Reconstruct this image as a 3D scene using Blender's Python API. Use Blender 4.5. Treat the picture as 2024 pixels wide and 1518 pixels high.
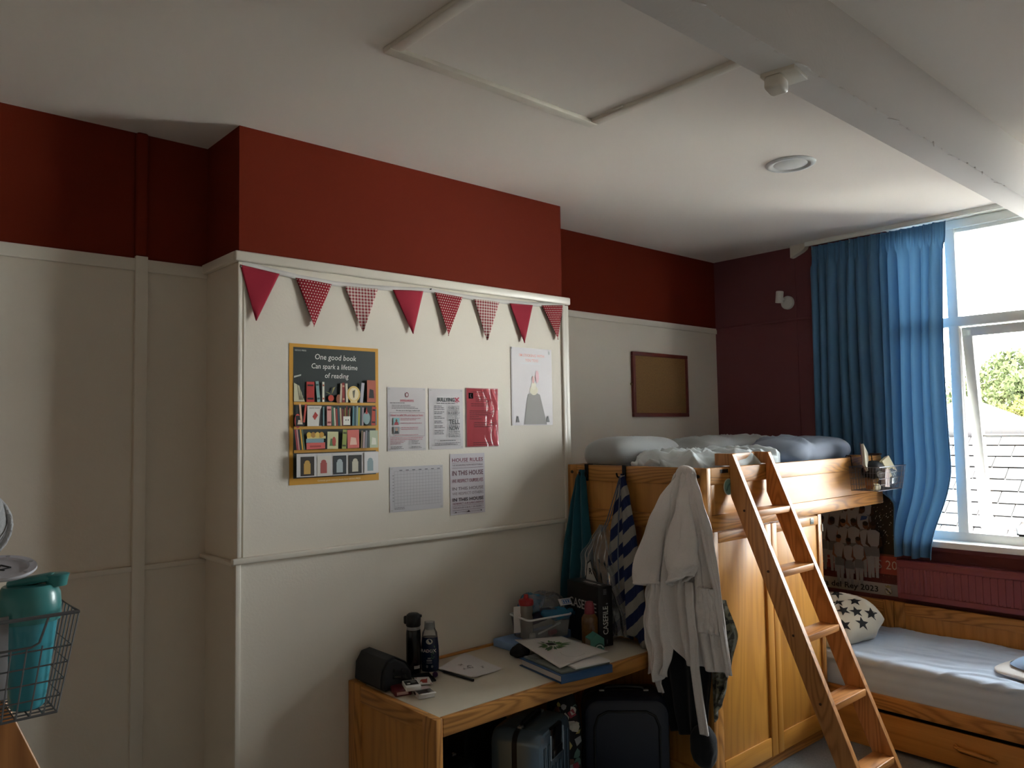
import bpy, bmesh, math, random
from mathutils import Vector, Matrix, Euler, noise as mnoise

for _o in list(bpy.data.objects):
    bpy.data.objects.remove(_o, do_unlink=True)
SC = bpy.context.scene
COL = SC.collection
R = math.radians
PI = math.pi
random.seed(7)

# ------------------------------------------------------------------ camera
cam_data = bpy.data.cameras.new('camera')
cam_data.sensor_width = 36.0
cam_data.lens = 1540.728 / 2024 * 36.0
cam_data.clip_start = 0.02
cam_data.clip_end = 200
cam = bpy.data.objects.new('camera', cam_data)
COL.objects.link(cam)
_y, _p, _r = R(-41.696), R(3.398), R(-0.94)
_F = Vector((-math.sin(_y) * math.cos(_p), math.cos(_y) * math.cos(_p), math.sin(_p)))
_R0 = Vector((math.cos(_y), math.sin(_y), 0))
_U0 = _R0.cross(_F)
_Rv = _R0 * math.cos(_r) + _U0 * math.sin(_r)
_Uv = -_R0 * math.sin(_r) + _U0 * math.cos(_r)
_m = Matrix((_Rv, _Uv, -_F)).transposed().to_4x4()
_m.translation = Vector((-1.2577, -3.0634, 1.7346))
cam.matrix_world = _m
SC.camera = cam

# ------------------------------------------------------------------ sky, light, exposure
world = bpy.data.worlds.new('overcast_sky')
SC.world = world
world.use_nodes = True
_nt = world.node_tree
_nt.nodes.clear()
_out = _nt.nodes.new('ShaderNodeOutputWorld')
_bg = _nt.nodes.new('ShaderNodeBackground')
_bg.inputs['Color'].default_value = (0.965, 0.985, 1.0, 1)
_bg.inputs['Strength'].default_value = 7.5
_nt.links.new(_bg.outputs[0], _out.inputs[0])

WIN_Y0, WIN_Y1, WIN_Z0, WIN_Z1, WX = -2.62, -0.955, 1.02, 2.985, 3.886

def portal(name, loc, rot, sx, sy):
    d = bpy.data.lights.new(name, 'AREA')
    d.shape = 'RECTANGLE'
    d.size, d.size_y = sx, sy
    d.cycles.is_portal = True
    o = bpy.data.objects.new(name, d)
    o.location = loc
    o.rotation_euler = rot
    COL.objects.link(o)
    return o
portal('window_light', (WX + 0.12, (WIN_Y0 + WIN_Y1) / 2, (WIN_Z0 + WIN_Z1) / 2), (0, R(90), 0),
       WIN_Z1 - WIN_Z0, WIN_Y1 - WIN_Y0)

_sd = bpy.data.lights.new('sun', 'SUN')
_sd.energy = 30.0
_sd.angle = R(3)
_sd.color = (1.0, 0.97, 0.92)
_so = bpy.data.objects.new('sun', _sd)          # behind this house: lights roofs and yard, set so their bounce brightens the ceiling
_so.rotation_euler = (R(12), R(-40), 0)
COL.objects.link(_so)

SC.view_settings.view_transform = 'Standard'
SC.view_settings.look = 'None'
SC.view_settings.gamma = 1.0
SC.view_settings.use_curve_mapping = False
SC.view_settings.exposure = 2.25
SC.cycles.use_denoising = True
SC.cycles.max_bounces = 10
SC.cycles.diffuse_bounces = 6
SC.cycles.transparent_max_bounces = 24
SC.cycles.sample_clamp_indirect = 6.0

# ------------------------------------------------------------------ materials
def lin(c):
    return tuple(((x / 12.92) if x <= 0.04045 else ((x + 0.055) / 1.055) ** 2.4) for x in c)
def hexc(h):
    return lin(tuple(int(h[i:i + 2], 16) / 255 for i in (0, 2, 4)))
MATS = {}
def mat(name, col, rough=0.6, metal=0.0, var=0.0, vscale=8.0, bump=0.0, bscale=200.0, spec=None, trans=0.0,
        alpha=1.0, sheen=0.0, ior=1.45, coat=0.0):
    if name in MATS:
        return MATS[name]
    m = bpy.data.materials.new(name)
    m.use_nodes = True
    nt = m.node_tree
    b = nt.nodes['Principled BSDF']
    c = hexc(col) if isinstance(col, str) else col
    b.inputs['Base Color'].default_value = (*c, 1)
    b.inputs['Roughness'].default_value = rough
    b.inputs['Metallic'].default_value = metal
    b.inputs['Alpha'].default_value = alpha
    b.inputs['IOR'].default_value = ior
    if spec is not None:
        b.inputs['Specular IOR Level'].default_value = spec
    if trans:
        b.inputs['Transmission Weight'].default_value = trans
    if sheen:
        b.inputs['Sheen Weight'].default_value = sheen
        b.inputs['Sheen Roughness'].default_value = 0.5
    if coat:
        b.inputs['Coat Weight'].default_value = coat
        b.inputs['Coat Roughness'].default_value = 0.08
    tc = nt.nodes.new('ShaderNodeTexCoord')
    if var:
        n = nt.nodes.new('ShaderNodeTexNoise')
        n.inputs['Scale'].default_value = vscale
        n.inputs['Detail'].default_value = 4
        nt.links.new(tc.outputs['Object'], n.inputs['Vector'])
        mx = nt.nodes.new('ShaderNodeMixRGB')
        mx.inputs[1].default_value = (*[x * (1 - var) for x in c], 1)
        mx.inputs[2].default_value = (*[min(1, x * (1 + var)) for x in c], 1)
        nt.links.new(n.outputs[0], mx.inputs[0])
        nt.links.new(mx.outputs[0], b.inputs['Base Color'])
    if bump:
        n2 = nt.nodes.new('ShaderNodeTexNoise')
        n2.inputs['Scale'].default_value = bscale
        n2.inputs['Detail'].default_value = 3
        nt.links.new(tc.outputs['Object'], n2.inputs['Vector'])
        bp = nt.nodes.new('ShaderNodeBump')
        bp.inputs['Strength'].default_value = bump
        bp.inputs['Distance'].default_value = 0.004
        nt.links.new(n2.outputs[0], bp.inputs['Height'])
        nt.links.new(bp.outputs[0], b.inputs['Normal'])
    MATS[name] = m
    return m

def wood(name, axis='x', light='C98F4E', dark='8E5524', rings=26.0, contrast=0.8, rough=0.38, wide=1.0):
    """ash / oak veneer: growth rings are contour lines of a stretched noise"""
    key = name + axis
    if key in MATS:
        return MATS[key]
    m = bpy.data.materials.new(key)
    m.use_nodes = True
    nt = m.node_tree
    L = nt.links.new
    b = nt.nodes['Principled BSDF']
    tc = nt.nodes.new('ShaderNodeTexCoord')
    oi = nt.nodes.new('ShaderNodeObjectInfo')
    mp = nt.nodes.new('ShaderNodeMapping')
    s = [6.0 * wide] * 3
    s['xyz'.index(axis)] = 0.75 * wide
    mp.inputs['Scale'].default_value = s
    L(tc.outputs['Object'], mp.inputs['Vector'])
    n1 = nt.nodes.new('ShaderNodeTexNoise')
    n1.noise_dimensions = '4D'
    n1.inputs['Scale'].default_value = 1.0
    n1.inputs['Detail'].default_value = 1.5
    n1.inputs['Roughness'].default_value = 0.35
    mw = nt.nodes.new('ShaderNodeMath'); mw.operation = 'MULTIPLY'; mw.inputs[1].default_value = 37.0
    L(oi.outputs['Random'], mw.inputs[0])
    L(mw.outputs[0], n1.inputs['W'])
    L(mp.outputs[0], n1.inputs['Vector'])
    k = nt.nodes.new('ShaderNodeMath'); k.operation = 'MULTIPLY'; k.inputs[1].default_value = rings * 6.0
    L(n1.outputs[0], k.inputs[0])
    sn = nt.nodes.new('ShaderNodeMath'); sn.operation = 'SINE'
    L(k.outputs[0], sn.inputs[0])
    rmp = nt.nodes.new('ShaderNodeMapRange')
    rmp.inputs['From Min'].default_value = -1.0
    rmp.inputs['From Max'].default_value = 1.0
    L(sn.outputs[0], rmp.inputs['Value'])
    pw = nt.nodes.new('ShaderNodeMath'); pw.operation = 'POWER'; pw.inputs[1].default_value = 2.2
    L(rmp.outputs[0], pw.inputs[0])
    mp2 = nt.nodes.new('ShaderNodeMapping')
    s2 = [170.0] * 3
    s2['xyz'.index(axis)] = 4.0
    mp2.inputs['Scale'].default_value = s2
    L(tc.outputs['Object'], mp2.inputs['Vector'])
    n2 = nt.nodes.new('ShaderNodeTexNoise')
    n2.inputs['Scale'].default_value = 1.0
    n2.inputs['Detail'].default_value = 3
    L(mp2.outputs[0], n2.inputs['Vector'])
    ad = nt.nodes.new('ShaderNodeMath'); ad.operation = 'MULTIPLY_ADD'
    ad.inputs[1].default_value = 0.5 * contrast
    L(pw.outputs[0], ad.inputs[0])
    m3 = nt.nodes.new('ShaderNodeMath'); m3.operation = 'MULTIPLY'; m3.inputs[1].default_value = 0.45
    L(n2.outputs[0], m3.inputs[0])
    L(m3.outputs[0], ad.inputs[2])
    cr = nt.nodes.new('ShaderNodeValToRGB')
    cr.color_ramp.elements[0].position = 0.1
    cr.color_ramp.elements[0].color = (*hexc(light), 1)
    cr.color_ramp.elements[1].position = 0.85
    cr.color_ramp.elements[1].color = (*hexc(dark), 1)
    L(ad.outputs[0], cr.inputs[0])
    L(cr.outputs[0], b.inputs['Base Color'])
    b.inputs['Roughness'].default_value = rough
    bp = nt.nodes.new('ShaderNodeBump')
    bp.inputs['Strength'].default_value = 0.08
    bp.inputs['Distance'].default_value = 0.002
    L(n2.outputs[0], bp.inputs['Height'])
    L(bp.outputs[0], b.inputs['Normal'])
    MATS[key] = m
    return m

def clear(name, tint=(1, 1, 1), gloss=0.1, rough=0.02, haze=0.0, hazecol=(0.8, 0.8, 0.8)):
    """thin clear sheet (window pane, plastic bag): see-through with a fresnel reflection"""
    if name in MATS:
        return MATS[name]
    m = bpy.data.materials.new(name)
    m.use_nodes = True
    nt = m.node_tree
    nt.nodes.clear()
    L = nt.links.new
    out = nt.nodes.new('ShaderNodeOutputMaterial')
    tr = nt.nodes.new('ShaderNodeBsdfTransparent'); tr.inputs[0].default_value = (*tint, 1)
    gl = nt.nodes.new('ShaderNodeBsdfGlossy'); gl.inputs['Roughness'].default_value = rough
    fr = nt.nodes.new('ShaderNodeFresnel'); fr.inputs[0].default_value = 1.45
    mu = nt.nodes.new('ShaderNodeMath'); mu.operation = 'MULTIPLY'; mu.inputs[1].default_value = gloss * 10
    mu.use_clamp = True
    L(fr.outputs[0], mu.inputs[0])
    mx = nt.nodes.new('ShaderNodeMixShader')
    L(mu.outputs[0], mx.inputs[0])
    base = tr.outputs[0]
    if haze:
        df = nt.nodes.new('ShaderNodeBsdfDiffuse'); df.inputs[0].default_value = (*hazecol, 1)
        tl = nt.nodes.new('ShaderNodeBsdfTranslucent'); tl.inputs[0].default_value = (*hazecol, 1)
        ms = nt.nodes.new('ShaderNodeMixShader'); ms.inputs[0].default_value = 0.4
        L(df.outputs[0], ms.inputs[1]); L(tl.outputs[0], ms.inputs[2])
        mh = nt.nodes.new('ShaderNodeMixShader'); mh.inputs[0].default_value = haze
        L(tr.outputs[0], mh.inputs[1]); L(ms.outputs[0], mh.inputs[2])
        base = mh.outputs[0]
    L(base, mx.inputs[1]); L(gl.outputs[0], mx.inputs[2])
    L(mx.outputs[0], out.inputs[0])
    MATS[name] = m
    return m

def cloth(name, col, var=0.08, bump=0.25, bscale=350, sheen=0.15, through=0.0, rough=0.9):
    m = mat(name, col, rough, var=var, vscale=6, bump=bump, bscale=bscale, sheen=sheen)
    if through and not m.get('thr'):
        nt = m.node_tree
        b = nt.nodes['Principled BSDF']; out = nt.nodes['Material Output']
        tl = nt.nodes.new('ShaderNodeBsdfTranslucent')
        c = hexc(col) if isinstance(col, str) else col
        tl.inputs[0].default_value = (*c, 1)
        mx = nt.nodes.new('ShaderNodeMixShader'); mx.inputs[0].default_value = through
        nt.links.new(b.outputs[0], mx.inputs[1]); nt.links.new(tl.outputs[0], mx.inputs[2])
        nt.links.new(mx.outputs[0], out.inputs[0])
        m['thr'] = 1
    return m

def uvpattern(name, kind, c1, c2, n=1.0):
    """printed cloth patterns laid out on the cloth's own UV: stripes, dots, gingham"""
    if name in MATS:
        return MATS[name]
    m = mat(name, c1, 0.9, bump=0.2, bscale=350)
    nt = m.node_tree
    L = nt.links.new
    b = nt.nodes['Principled BSDF']
    tc = nt.nodes.new('ShaderNodeTexCoord')
    sp = nt.nodes.new('ShaderNodeSeparateXYZ')
    L(tc.outputs['UV'], sp.inputs[0])
    def M(op, a, bb=None, c=None):
        q = nt.nodes.new('ShaderNodeMath'); q.operation = op
        for i, x in enumerate((a, bb, c)):
            if x is None: continue
            if isinstance(x, (int, float)): q.inputs[i].default_value = x
            else: L(x, q.inputs[i])
        return q.outputs[0]
    u, v = sp.outputs[0], sp.outputs[1]
    if kind == 'stripes':
        t = M('MULTIPLY', v, n)
        f = M('GREATER_THAN', M('FRACT', t), 0.5)
    elif kind == 'gingham':
        a = M('GREATER_THAN', M('FRACT', M('MULTIPLY', u, n)), 0.5)
        c = M('GREATER_THAN', M('FRACT', M('MULTIPLY', v, n)), 0.5)
        f = M('MULTIPLY', M('ADD', a, c), 0.5)
    else:
        s = M('MULTIPLY', v, n)
        row = M('FLOOR', s)
        off = M('MULTIPLY', M('MODULO', row, 2.0), 0.5)
        fu = M('SUBTRACT', M('FRACT', M('ADD', M('MULTIPLY', u, n), off)), 0.5)
        fv = M('SUBTRACT', M('FRACT', s), 0.5)
        d = M('ADD', M('MULTIPLY', fu, fu), M('MULTIPLY', fv, fv))
        f = M('LESS_THAN', d, 0.045)
    mx = nt.nodes.new('ShaderNodeMixRGB')
    mx.inputs[1].default_value = (*hexc(c1), 1)
    mx.inputs[2].default_value = (*hexc(c2), 1)
    L(f, mx.inputs[0])
    L(mx.outputs[0], b.inputs['Base Color'])
    return m

# ------------------------------------------------------------------ mesh building
def frame_of(d):
    d = Vector(d).normalized()
    a = Vector((0, 0, 1)) if abs(d.z) < 0.9 else Vector((1, 0, 0))
    u = d.cross(a).normalized()
    return u, d.cross(u).normalized(), d

class MB:
    def __init__(s):
        s.v, s.f, s.m, s.uv = [], [], [], {}
    def add(s, vs, fs, mi=0, uvs=None):
        o = len(s.v)
        s.v += [Vector(x) for x in vs]
        for f in fs:
            s.f.append([i + o for i in f]); s.m.append(mi)
        if uvs:
            for i, t in enumerate(uvs): s.uv[o + i] = t
        return s
    def bm(s, b, mi=0, M=None):
        if M is not None: bmesh.ops.transform(b, matrix=M, verts=b.verts)
        b.verts.index_update()
        s.add([v.co.copy() for v in b.verts], [[v.index for v in f.verts] for f in b.faces], mi)
        b.free()
        return s
    def box(s, x0, x1, y0, y1, z0, z1, mi=0, bev=0.0, seg=2, M=None):
        c = Vector(((x0 + x1) / 2, (y0 + y1) / 2, (z0 + z1) / 2))
        d = (abs(x1 - x0), abs(y1 - y0), abs(z1 - z0))
        b = bmesh.new()
        bmesh.ops.create_cube(b, size=1.0)
        bmesh.ops.scale(b, vec=d, verts=b.verts)
        if bev:
            bmesh.ops.bevel(b, geom=list(b.edges), offset=min(bev, min(d) * 0.45), segments=seg, affect='EDGES', profile=0.5)
        bmesh.ops.translate(b, vec=c, verts=b.verts)
        return s.bm(b, mi, M)
    def rbox(s, c, d, M=None, mi=0, bev=0.004, seg=2):
        T = Matrix.Translation(Vector(c)) @ (M.to_4x4() if M is not None else Matrix.Identity(4))
        return s.box(-d[0] / 2, d[0] / 2, -d[1] / 2, d[1] / 2, -d[2] / 2, d[2] / 2, mi, bev, seg, T)
    def tube(s, pts, r, n=8, mi=0, closed=False, caps=True, flat=1.0):
        pts = [Vector(p) for p in pts]
        N = len(pts)
        rr = r if isinstance(r, (list, tuple)) else [r] * N
        vs, fs = [], []
        pu = None
        for i, p in enumerate(pts):
            if closed: d = pts[(i + 1) % N] - pts[i - 1]
            else: d = pts[min(i + 1, N - 1)] - pts[max(i - 1, 0)]
            u, w, d = frame_of(d)
            if pu is not None:
                u2 = pu - d * pu.dot(d)
                if u2.length > 1e-6:
                    u = u2.normalized(); w = d.cross(u)
            pu = u
            for k in range(n):
                a = 2 * PI * k / n
                vs.append(p + (u * math.cos(a) + w * math.sin(a) * flat) * rr[i])
        for i in range(N if closed else N - 1):
            for k in range(n):
                a, b2 = i * n + k, i * n + (k + 1) % n
                c, d2 = ((i + 1) % N) * n + (k + 1) % n, ((i + 1) % N) * n + k
                fs.append([a, b2, c, d2])
        if caps and not closed:
            fs.append(list(range(n))[::-1]); fs.append([(N - 1) * n + k for k in range(n)])
        return s.add(vs, fs, mi)
    def cyl(s, p0, p1, r0, r1=None, n=20, mi=0, caps=True):
        return s.tube([p0, p1], [r0, r0 if r1 is None else r1], n, mi, caps=caps)
    def lathe(s, prof, c=(0, 0, 0), n=28, mi=0, M=None, sx=1.0, sy=1.0):
        vs, fs = [], []
        T = Matrix.Translation(Vector(c)) @ (M.to_4x4() if M is not None else Matrix.Identity(4))
        for r, z in prof:
            for k in range(n):
                a = 2 * PI * k / n
                vs.append(T @ Vector((r * math.cos(a) * sx, r * math.sin(a) * sy, z)))
        for i in range(len(prof) - 1):
            for k in range(n):
                fs.append([i * n + k, i * n + (k + 1) % n, (i + 1) * n + (k + 1) % n, (i + 1) * n + k])
        if prof[0][0] > 1e-5: fs.append(list(range(n))[::-1])
        if prof[-1][0] > 1e-5: fs.append([(len(prof) - 1) * n + k for k in range(n)])
        return s.add(vs, fs, mi)
    def grid(s, fn, nu, nv, mi=0, cu=False):
        vs, fs, uvs = [], [], []
        for j in range(nv + 1):
            for i in range(nu + (0 if cu else 1)):
                u, v = i / nu, j / nv
                r = fn(u, v)
                if len(r) == 2 and hasattr(r[0], '__len__'):
                    vs.append(r[0]); uvs.append(r[1])
                else:
                    vs.append(r); uvs.append((u, v))
        W = nu if cu else nu + 1
        for j in range(nv):
            for i in range(nu):
                i2 = (i + 1) % W if cu else i + 1
                fs.append([j * W + i, j * W + i2, (j + 1) * W + i2, (j + 1) * W + i])
        return s.add(vs, fs, mi, uvs)
    def prism(s, pts, off, mi=0):
        off = Vector(off); n = len(pts)
        pts = [Vector(p) for p in pts]
        vs = pts + [p + off for p in pts]
        fs = [list(range(n))[::-1], [n + i for i in range(n)]]
        for i in range(n):
            fs.append([i, (i + 1) % n, n + (i + 1) % n, n + i])
        return s.add(vs, fs, mi)
    def blob(s, c, d, mi=0, nu=28, nv=16, e=0.6, e2=0.75, nz=0.0, nsc=6.0, M=None, seed=0.0, fn=None):
        """superellipsoid with soft lumps: pillows, bags, cushions"""
        c = Vector(c)
        def sg(x, p): return math.copysign(abs(x) ** p, x)
        def P(u, v):
            a, t = 2 * PI * u, PI * (v - 0.5) * 0.999
            q = Vector((d[0] / 2 * sg(math.cos(t), e2) * sg(math.cos(a), e), d[1] / 2 * sg(math.cos(t), e2) * sg(math.sin(a), e), d[2] / 2 * sg(math.sin(t), 0.9)))
            if nz:
                nn = q.normalized() if q.length else Vector((0, 0, 1))
                pp = q * nsc + Vector((seed, seed * 1.7, -seed))
                k = mnoise.noise(pp) + 0.5 * mnoise.noise(pp * 2.3) + (0.4 * abs(mnoise.noise(pp * 1.4)))
                q = q + nn * nz * k
            if fn: q = fn(q)
            if M is not None: q = M @ q
            return (c + q, (u, v))
        return s.grid(P, nu, nv, mi, cu=True)
    def build(s, name, mats, parent=None, smooth=40, local=False, sub=0, solid=0.0, origin=None, nosplit=False):
        base = Vector((0, 0, 0))
        if not local:
            if parent is not None:
                base = parent['_o'] if '_o' in parent else Vector((0, 0, 0))
                base = Vector(base)
            else:
                xs = [v.x for v in s.v]; ys = [v.y for v in s.v]; zs = [v.z for v in s.v]
                base = Vector(((min(xs) + max(xs)) / 2, (min(ys) + max(ys)) / 2, min(zs)))
                if origin is not None: base = Vector(origin)
        me = bpy.data.meshes.new(name)
        me.from_pydata([tuple(v - base) for v in s.v], [], s.f)
        if not isinstance(mats, (list, tuple)): mats = [mats]
        for m in mats: me.materials.append(m)
        me.polygons.foreach_set('material_index', s.m)
        if s.uv:
            ul = me.uv_layers.new(name='UVMap')
            for l in me.loops:
                ul.data[l.index].uv = s.uv.get(l.vertex_index, (0, 0))
        if smooth:
            me.polygons.foreach_set('use_smooth', [True] * len(me.polygons))
            me.set_sharp_from_angle(angle=R(smooth))
        me.update()
        o = bpy.data.objects.new(name, me)
        COL.objects.link(o)
        if parent is not None:
            o.parent = parent
            o['_o'] = list(base)
        else:
            o.location = base
            o['_o'] = list(base)
        if solid:
            md = o.modifiers.new('thickness', 'SOLIDIFY'); md.thickness = solid; md.offset = 0
        if sub:
            md = o.modifiers.new('smooth', 'SUBSURF'); md.levels = sub; md.render_levels = sub
        return o

def thing(name, loc, label, cat, group=None, rot=None):
    o = bpy.data.objects.new(name, None)
    o.empty_display_size = 0.05
    o.location = loc
    if rot: o.rotation_euler = rot
    COL.objects.link(o)
    o['_o'] = list(loc) if not rot else [0, 0, 0]
    o['label'] = label; o['category'] = cat
    if group: o['group'] = group
    return o
def tag(o, label, cat, group=None):
    o['label'] = label; o['category'] = cat
    if group: o['group'] = group
    return o
def struct(o):
    o['kind'] = 'structure'
    return o
def dup(root, loc, rz=0.0, label=None, group=None):
    def cp(o, par):
        c = o.copy(); COL.objects.link(c); c.parent = par
        for ch in [k for k in o.children]: cp(ch, c)
        return c
    r = cp(root, None)
    r.location = loc; r.rotation_euler = (0, 0, rz)
    if label: r['label'] = label
    if group: r['group'] = group
    return r

_TXT = {}
def text_geo(body, bold=0.0, align='CENTER', shear=0.0, res=2):
    key = (body, bold, align, shear)
    if key not in _TXT:
        cu = bpy.data.curves.new('lettering', 'FONT')
        cu.body = body; cu.size = 1.0; cu.align_x = align; cu.offset = bold; cu.shear = shear
        cu.resolution_u = res; cu.fill_mode = 'FRONT'
        ob = bpy.data.objects.new('lettering', cu)
        me = bpy.data.meshes.new_from_object(ob)
        _TXT[key] = ([v.co.copy() for v in me.vertices], [list(p.vertices) for p in me.polygons])
        bpy.data.objects.remove(ob); bpy.data.curves.remove(cu); bpy.data.meshes.remove(me)
    return _TXT[key]

class Sheet(MB):
    """flat printed sheet: U right, V up, N out of the face"""
    def __init__(s, O, U, V, thick=0.0012):
        super().__init__()
        s.O, s.U, s.V = Vector(O), Vector(U).normalized(), Vector(V).normalized()
        s.N = s.U.cross(s.V).normalized()
        s.t = thick; s.lay = 0
    def P(s, u, v, d=0.0):
        return s.O + s.U * u + s.V * v + s.N * d
    def nl(s):
        s.lay += 1
        return s.t + 0.00025 * s.lay
    def base(s, w, h, mi=0, pts=None, corners=None):
        q = pts or [(0, 0), (w, 0), (w, h), (0, h)]
        s.prism([s.P(u, v, 0.0004) for u, v in q], s.N * (s.t - 0.0004), mi)
    def poly(s, pts, mi, d=None):
        d = s.nl() if d is None else d
        s.add([s.P(u, v, d) for u, v in pts], [list(range(len(pts)))], mi)
    def rect(s, u0, v0, u1, v1, mi, d=None):
        s.poly([(u0, v0), (u1, v0), (u1, v1), (u0, v1)], mi, d)
    def frame(s, u0, v0, u1, v1, w, mi):
        d = s.nl()
        s.rect(u0, v0, u1, v0 + w, mi, d); s.rect(u0, v1 - w, u1, v1, mi, d)
        s.rect(u0, v0 + w, u0 + w, v1 - w, mi, d); s.rect(u1 - w, v0 + w, u1, v1 - w, mi, d)
    def disc(s, u, v, ru, rv, mi, n=20, d=None, a0=0.0):
        s.poly([(u + ru * math.cos(a0 + 2 * PI * k / n), v + rv * math.sin(a0 + 2 * PI * k / n)) for k in range(n)], mi, d)
    def text(s, body, u, v, size, mi, bold=0.0, align='CENTER', xs=1.0, shear=0.0, rot=0.0, width=None, d=None):
        vs, fs = text_geo(body, bold, align, shear)
        if not vs: return
        if width:
            w = max(p.x for p in vs) - min(p.x for p in vs)
            xs = width / (w * size)
        d = s.nl() if d is None else d
        c, sn = math.cos(rot), math.sin(rot)
        out = []
        for p in vs:
            a, b2 = p.x * size * xs, p.y * size
            out.append(s.P(u + a * c - b2 * sn, v + a * sn + b2 * c, d))
        s.add(out, fs, mi)
    def lines(s, u0, v0, u1, n, gap, h, mi, seed=1, ragged=0.4):
        """rows of small print too fine to read: each row broken into words"""
        rnd = random.Random(seed)
        d = s.nl()
        for i in range(n):
            v = v0 - i * gap
            u = u0
            end = u0 + (u1 - u0) * (1 - ragged * rnd.random())
            while u < end:
                w = (0.006 + 0.016 * rnd.random()) * (h / 0.003)
                s.rect(u, v, min(u + w, end), v + h, mi, d)
                u += w + h * 0.7
# ================================================================== the room
H = 3.0
D1, D2, CW = 0.349, 0.344, 1.860      # alcove depths, chimney breast width
YB, XL = -4.5, -3.4
RAIL, RAILR = 2.475, 2.487            # picture rail tops
paint_white = mat('painted_plaster_white', (0.72, 0.67, 0.585), 0.6, var=0.02, vscale=2.5, bump=0.12, bscale=90)
paint_red = mat('painted_plaster_red', (0.158, 0.0200, 0.0085), 0.8, spec=.10, var=0.05, vscale=2.0, bump=0.10, bscale=90)
paint_red_flare = mat('painted_plaster_red_flare', (0.185, 0.066, 0.074), 0.75, spec=.15, var=0.05, vscale=2.0, bump=0.10, bscale=90)  # wall red with the window's purple flare mixed into its colour
gloss_white = mat('gloss_white_paint', (0.74, 0.70, 0.62), 0.32, bump=0.04, bscale=60)
ceil_white = mat('matt_ceiling_white', (0.84, 0.79, 0.735), 0.9, var=0.015, vscale=1.5, bump=0.10, bscale=70)
carpet = mat('grey_carpet', '84888A', 0.95, var=0.35, vscale=120, bump=0.9, bscale=420)
upvc = mat('white_upvc', (0.88, 0.91, 0.88), 0.25)
pane = clear('window_glass', (0.97, 0.99, 0.98), 0.1, 0.01)

f = MB(); f.box(XL, WX + 0.3, YB, 0.6, -0.12, 0.0)
struct(f.build('floor', carpet, smooth=0))
c = MB(); c.box(XL - .2, WX + 0.3, YB - .2, 0.6, H, H + 0.12)
struct(c.build('ceiling', ceil_white, smooth=0))

w = MB()
def wallrun(x0, x1, y, zt, y2=0.6):
    w.box(x0, x1, y, y2, 0, zt, 0); w.box(x0, x1, y, y2, zt, H, 1)
wallrun(XL - .2, 0.0, D1, RAIL - .02)
wallrun(0.0, CW, 0.0, RAIL - .02)
wallrun(CW, WX + .3, D2, RAILR - .02)
struct(w.build('wall_front', [paint_white, paint_red], smooth=0))

# window wall (red, flare in its colour) with the wide window opening
w = MB()
T = 0.28
w.box(WX, WX + T, WIN_Y1, 0.6, 0, H)
w.box(WX, WX + T, WIN_Y0, WIN_Y1, 0, WIN_Z0 - .03)
w.box(WX, WX + T, YB - .2, WIN_Y0, 0, H)
struct(w.build('wall_right', paint_red_flare, smooth=0))
w = MB(); w.box(WX - .004, WX + T, WIN_Y0, WIN_Y1, WIN_Z1, H)
head_mb = w
w = MB(); w.box(XL - .2, XL, YB - .2, 0.6, 0, RAIL); w.box(XL - .2, XL, YB - .2, 0.6, RAIL, H, 1)
struct(w.build('wall_left', [paint_white, paint_red], smooth=0))
w = MB(); w.box(XL - .2, WX + .3, YB - .2, YB, 0, RAIL); w.box(XL - .2, WX + .3, YB - .2, YB, RAIL, H, 1)
struct(w.build('wall_back', [paint_white, paint_red], smooth=0))

# --- timber mouldings
_tn = [0]
def trim(mb, m, bevel=True):
    _tn[0] += 1
    return struct(mb.build('trim_%d' % _tn[0], m))
trim(head_mb, gloss_white)
t = MB(); t.box(-0.024, CW + .045, -0.024, 0.0, RAIL - .040, RAIL + .002, bev=0.008, seg=3)
t.box(-0.024, 0.0, -0.0, D1, RAIL - .040, RAIL + .002, bev=0.006)
t.box(CW, CW + .03, -0.0, D2, RAIL - .040, RAIL + .002, bev=0.006)
trim(t, gloss_white)
t = MB(); t.box(XL, -0.0, D1 - .014, D1, RAIL - .058, RAIL - .006, bev=0.004)
trim(t, gloss_white)
t = MB(); t.box(CW, WX, D2 - .012, D2, RAILR - .042, RAILR, bev=0.004)
trim(t, gloss_white)
t = MB(); t.box(WX - .010, WX, WIN_Y1 - .02, D2, RAILR - .012, RAILR + .004, bev=0.003)
trim(t, paint_red_flare)
# dado rail round the breast and the left alcove
t = MB(); t.box(-0.030, CW + .01, -0.022, 0, 1.222, 1.247, bev=0.007, seg=3)
t.box(-0.026, 0, 0, D1, 1.214, 1.232, bev=0.006)
t.box(XL, 0, D1 - .016, D1, 1.190, 1.212, bev=0.005)
trim(t, gloss_white)
# corner beads
t = MB(); t.box(-0.006, 0.012, -0.008, 0.004, 1.247, RAIL - .040, bev=0.003)
t.box(-0.012, 0.010, -0.010, 0.004, 0.0, 1.222, bev=0.003)
t.box(0.020, 0.026, -0.005, 0.0, 1.247, RAIL - .04)
trim(t, gloss_white)
t = MB(); t.box(CW - .012, CW + .012, -0.010, 0.004, 0.0, RAIL - .040, bev=0.004)
t.box(CW + .012, CW + .05, 0.0, 0.03, 1.2, RAIL - .040, bev=0.004)
trim(t, gloss_white)
# vertical batten in the left alcove, boxed pipe above
t = MB(); t.box(-0.298, -0.250, D1 - .022, D1, 0.0, RAIL + .004, bev=0.003)
trim(t, gloss_white)
t = MB(); t.box(-0.300, -0.252, D1 - .026, D1, RAIL + .004, H, bev=0.012, seg=3)
trim(t, paint_red)
# low wainscot panel of the alcove, standing a little proud
t = MB(); t.box(XL, -0.298, D1 - .006, D1, 0, 1.190); t.box(-0.250, 0, D1 - .006, D1, 0, 1.190)
trim(t, paint_white)
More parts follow.
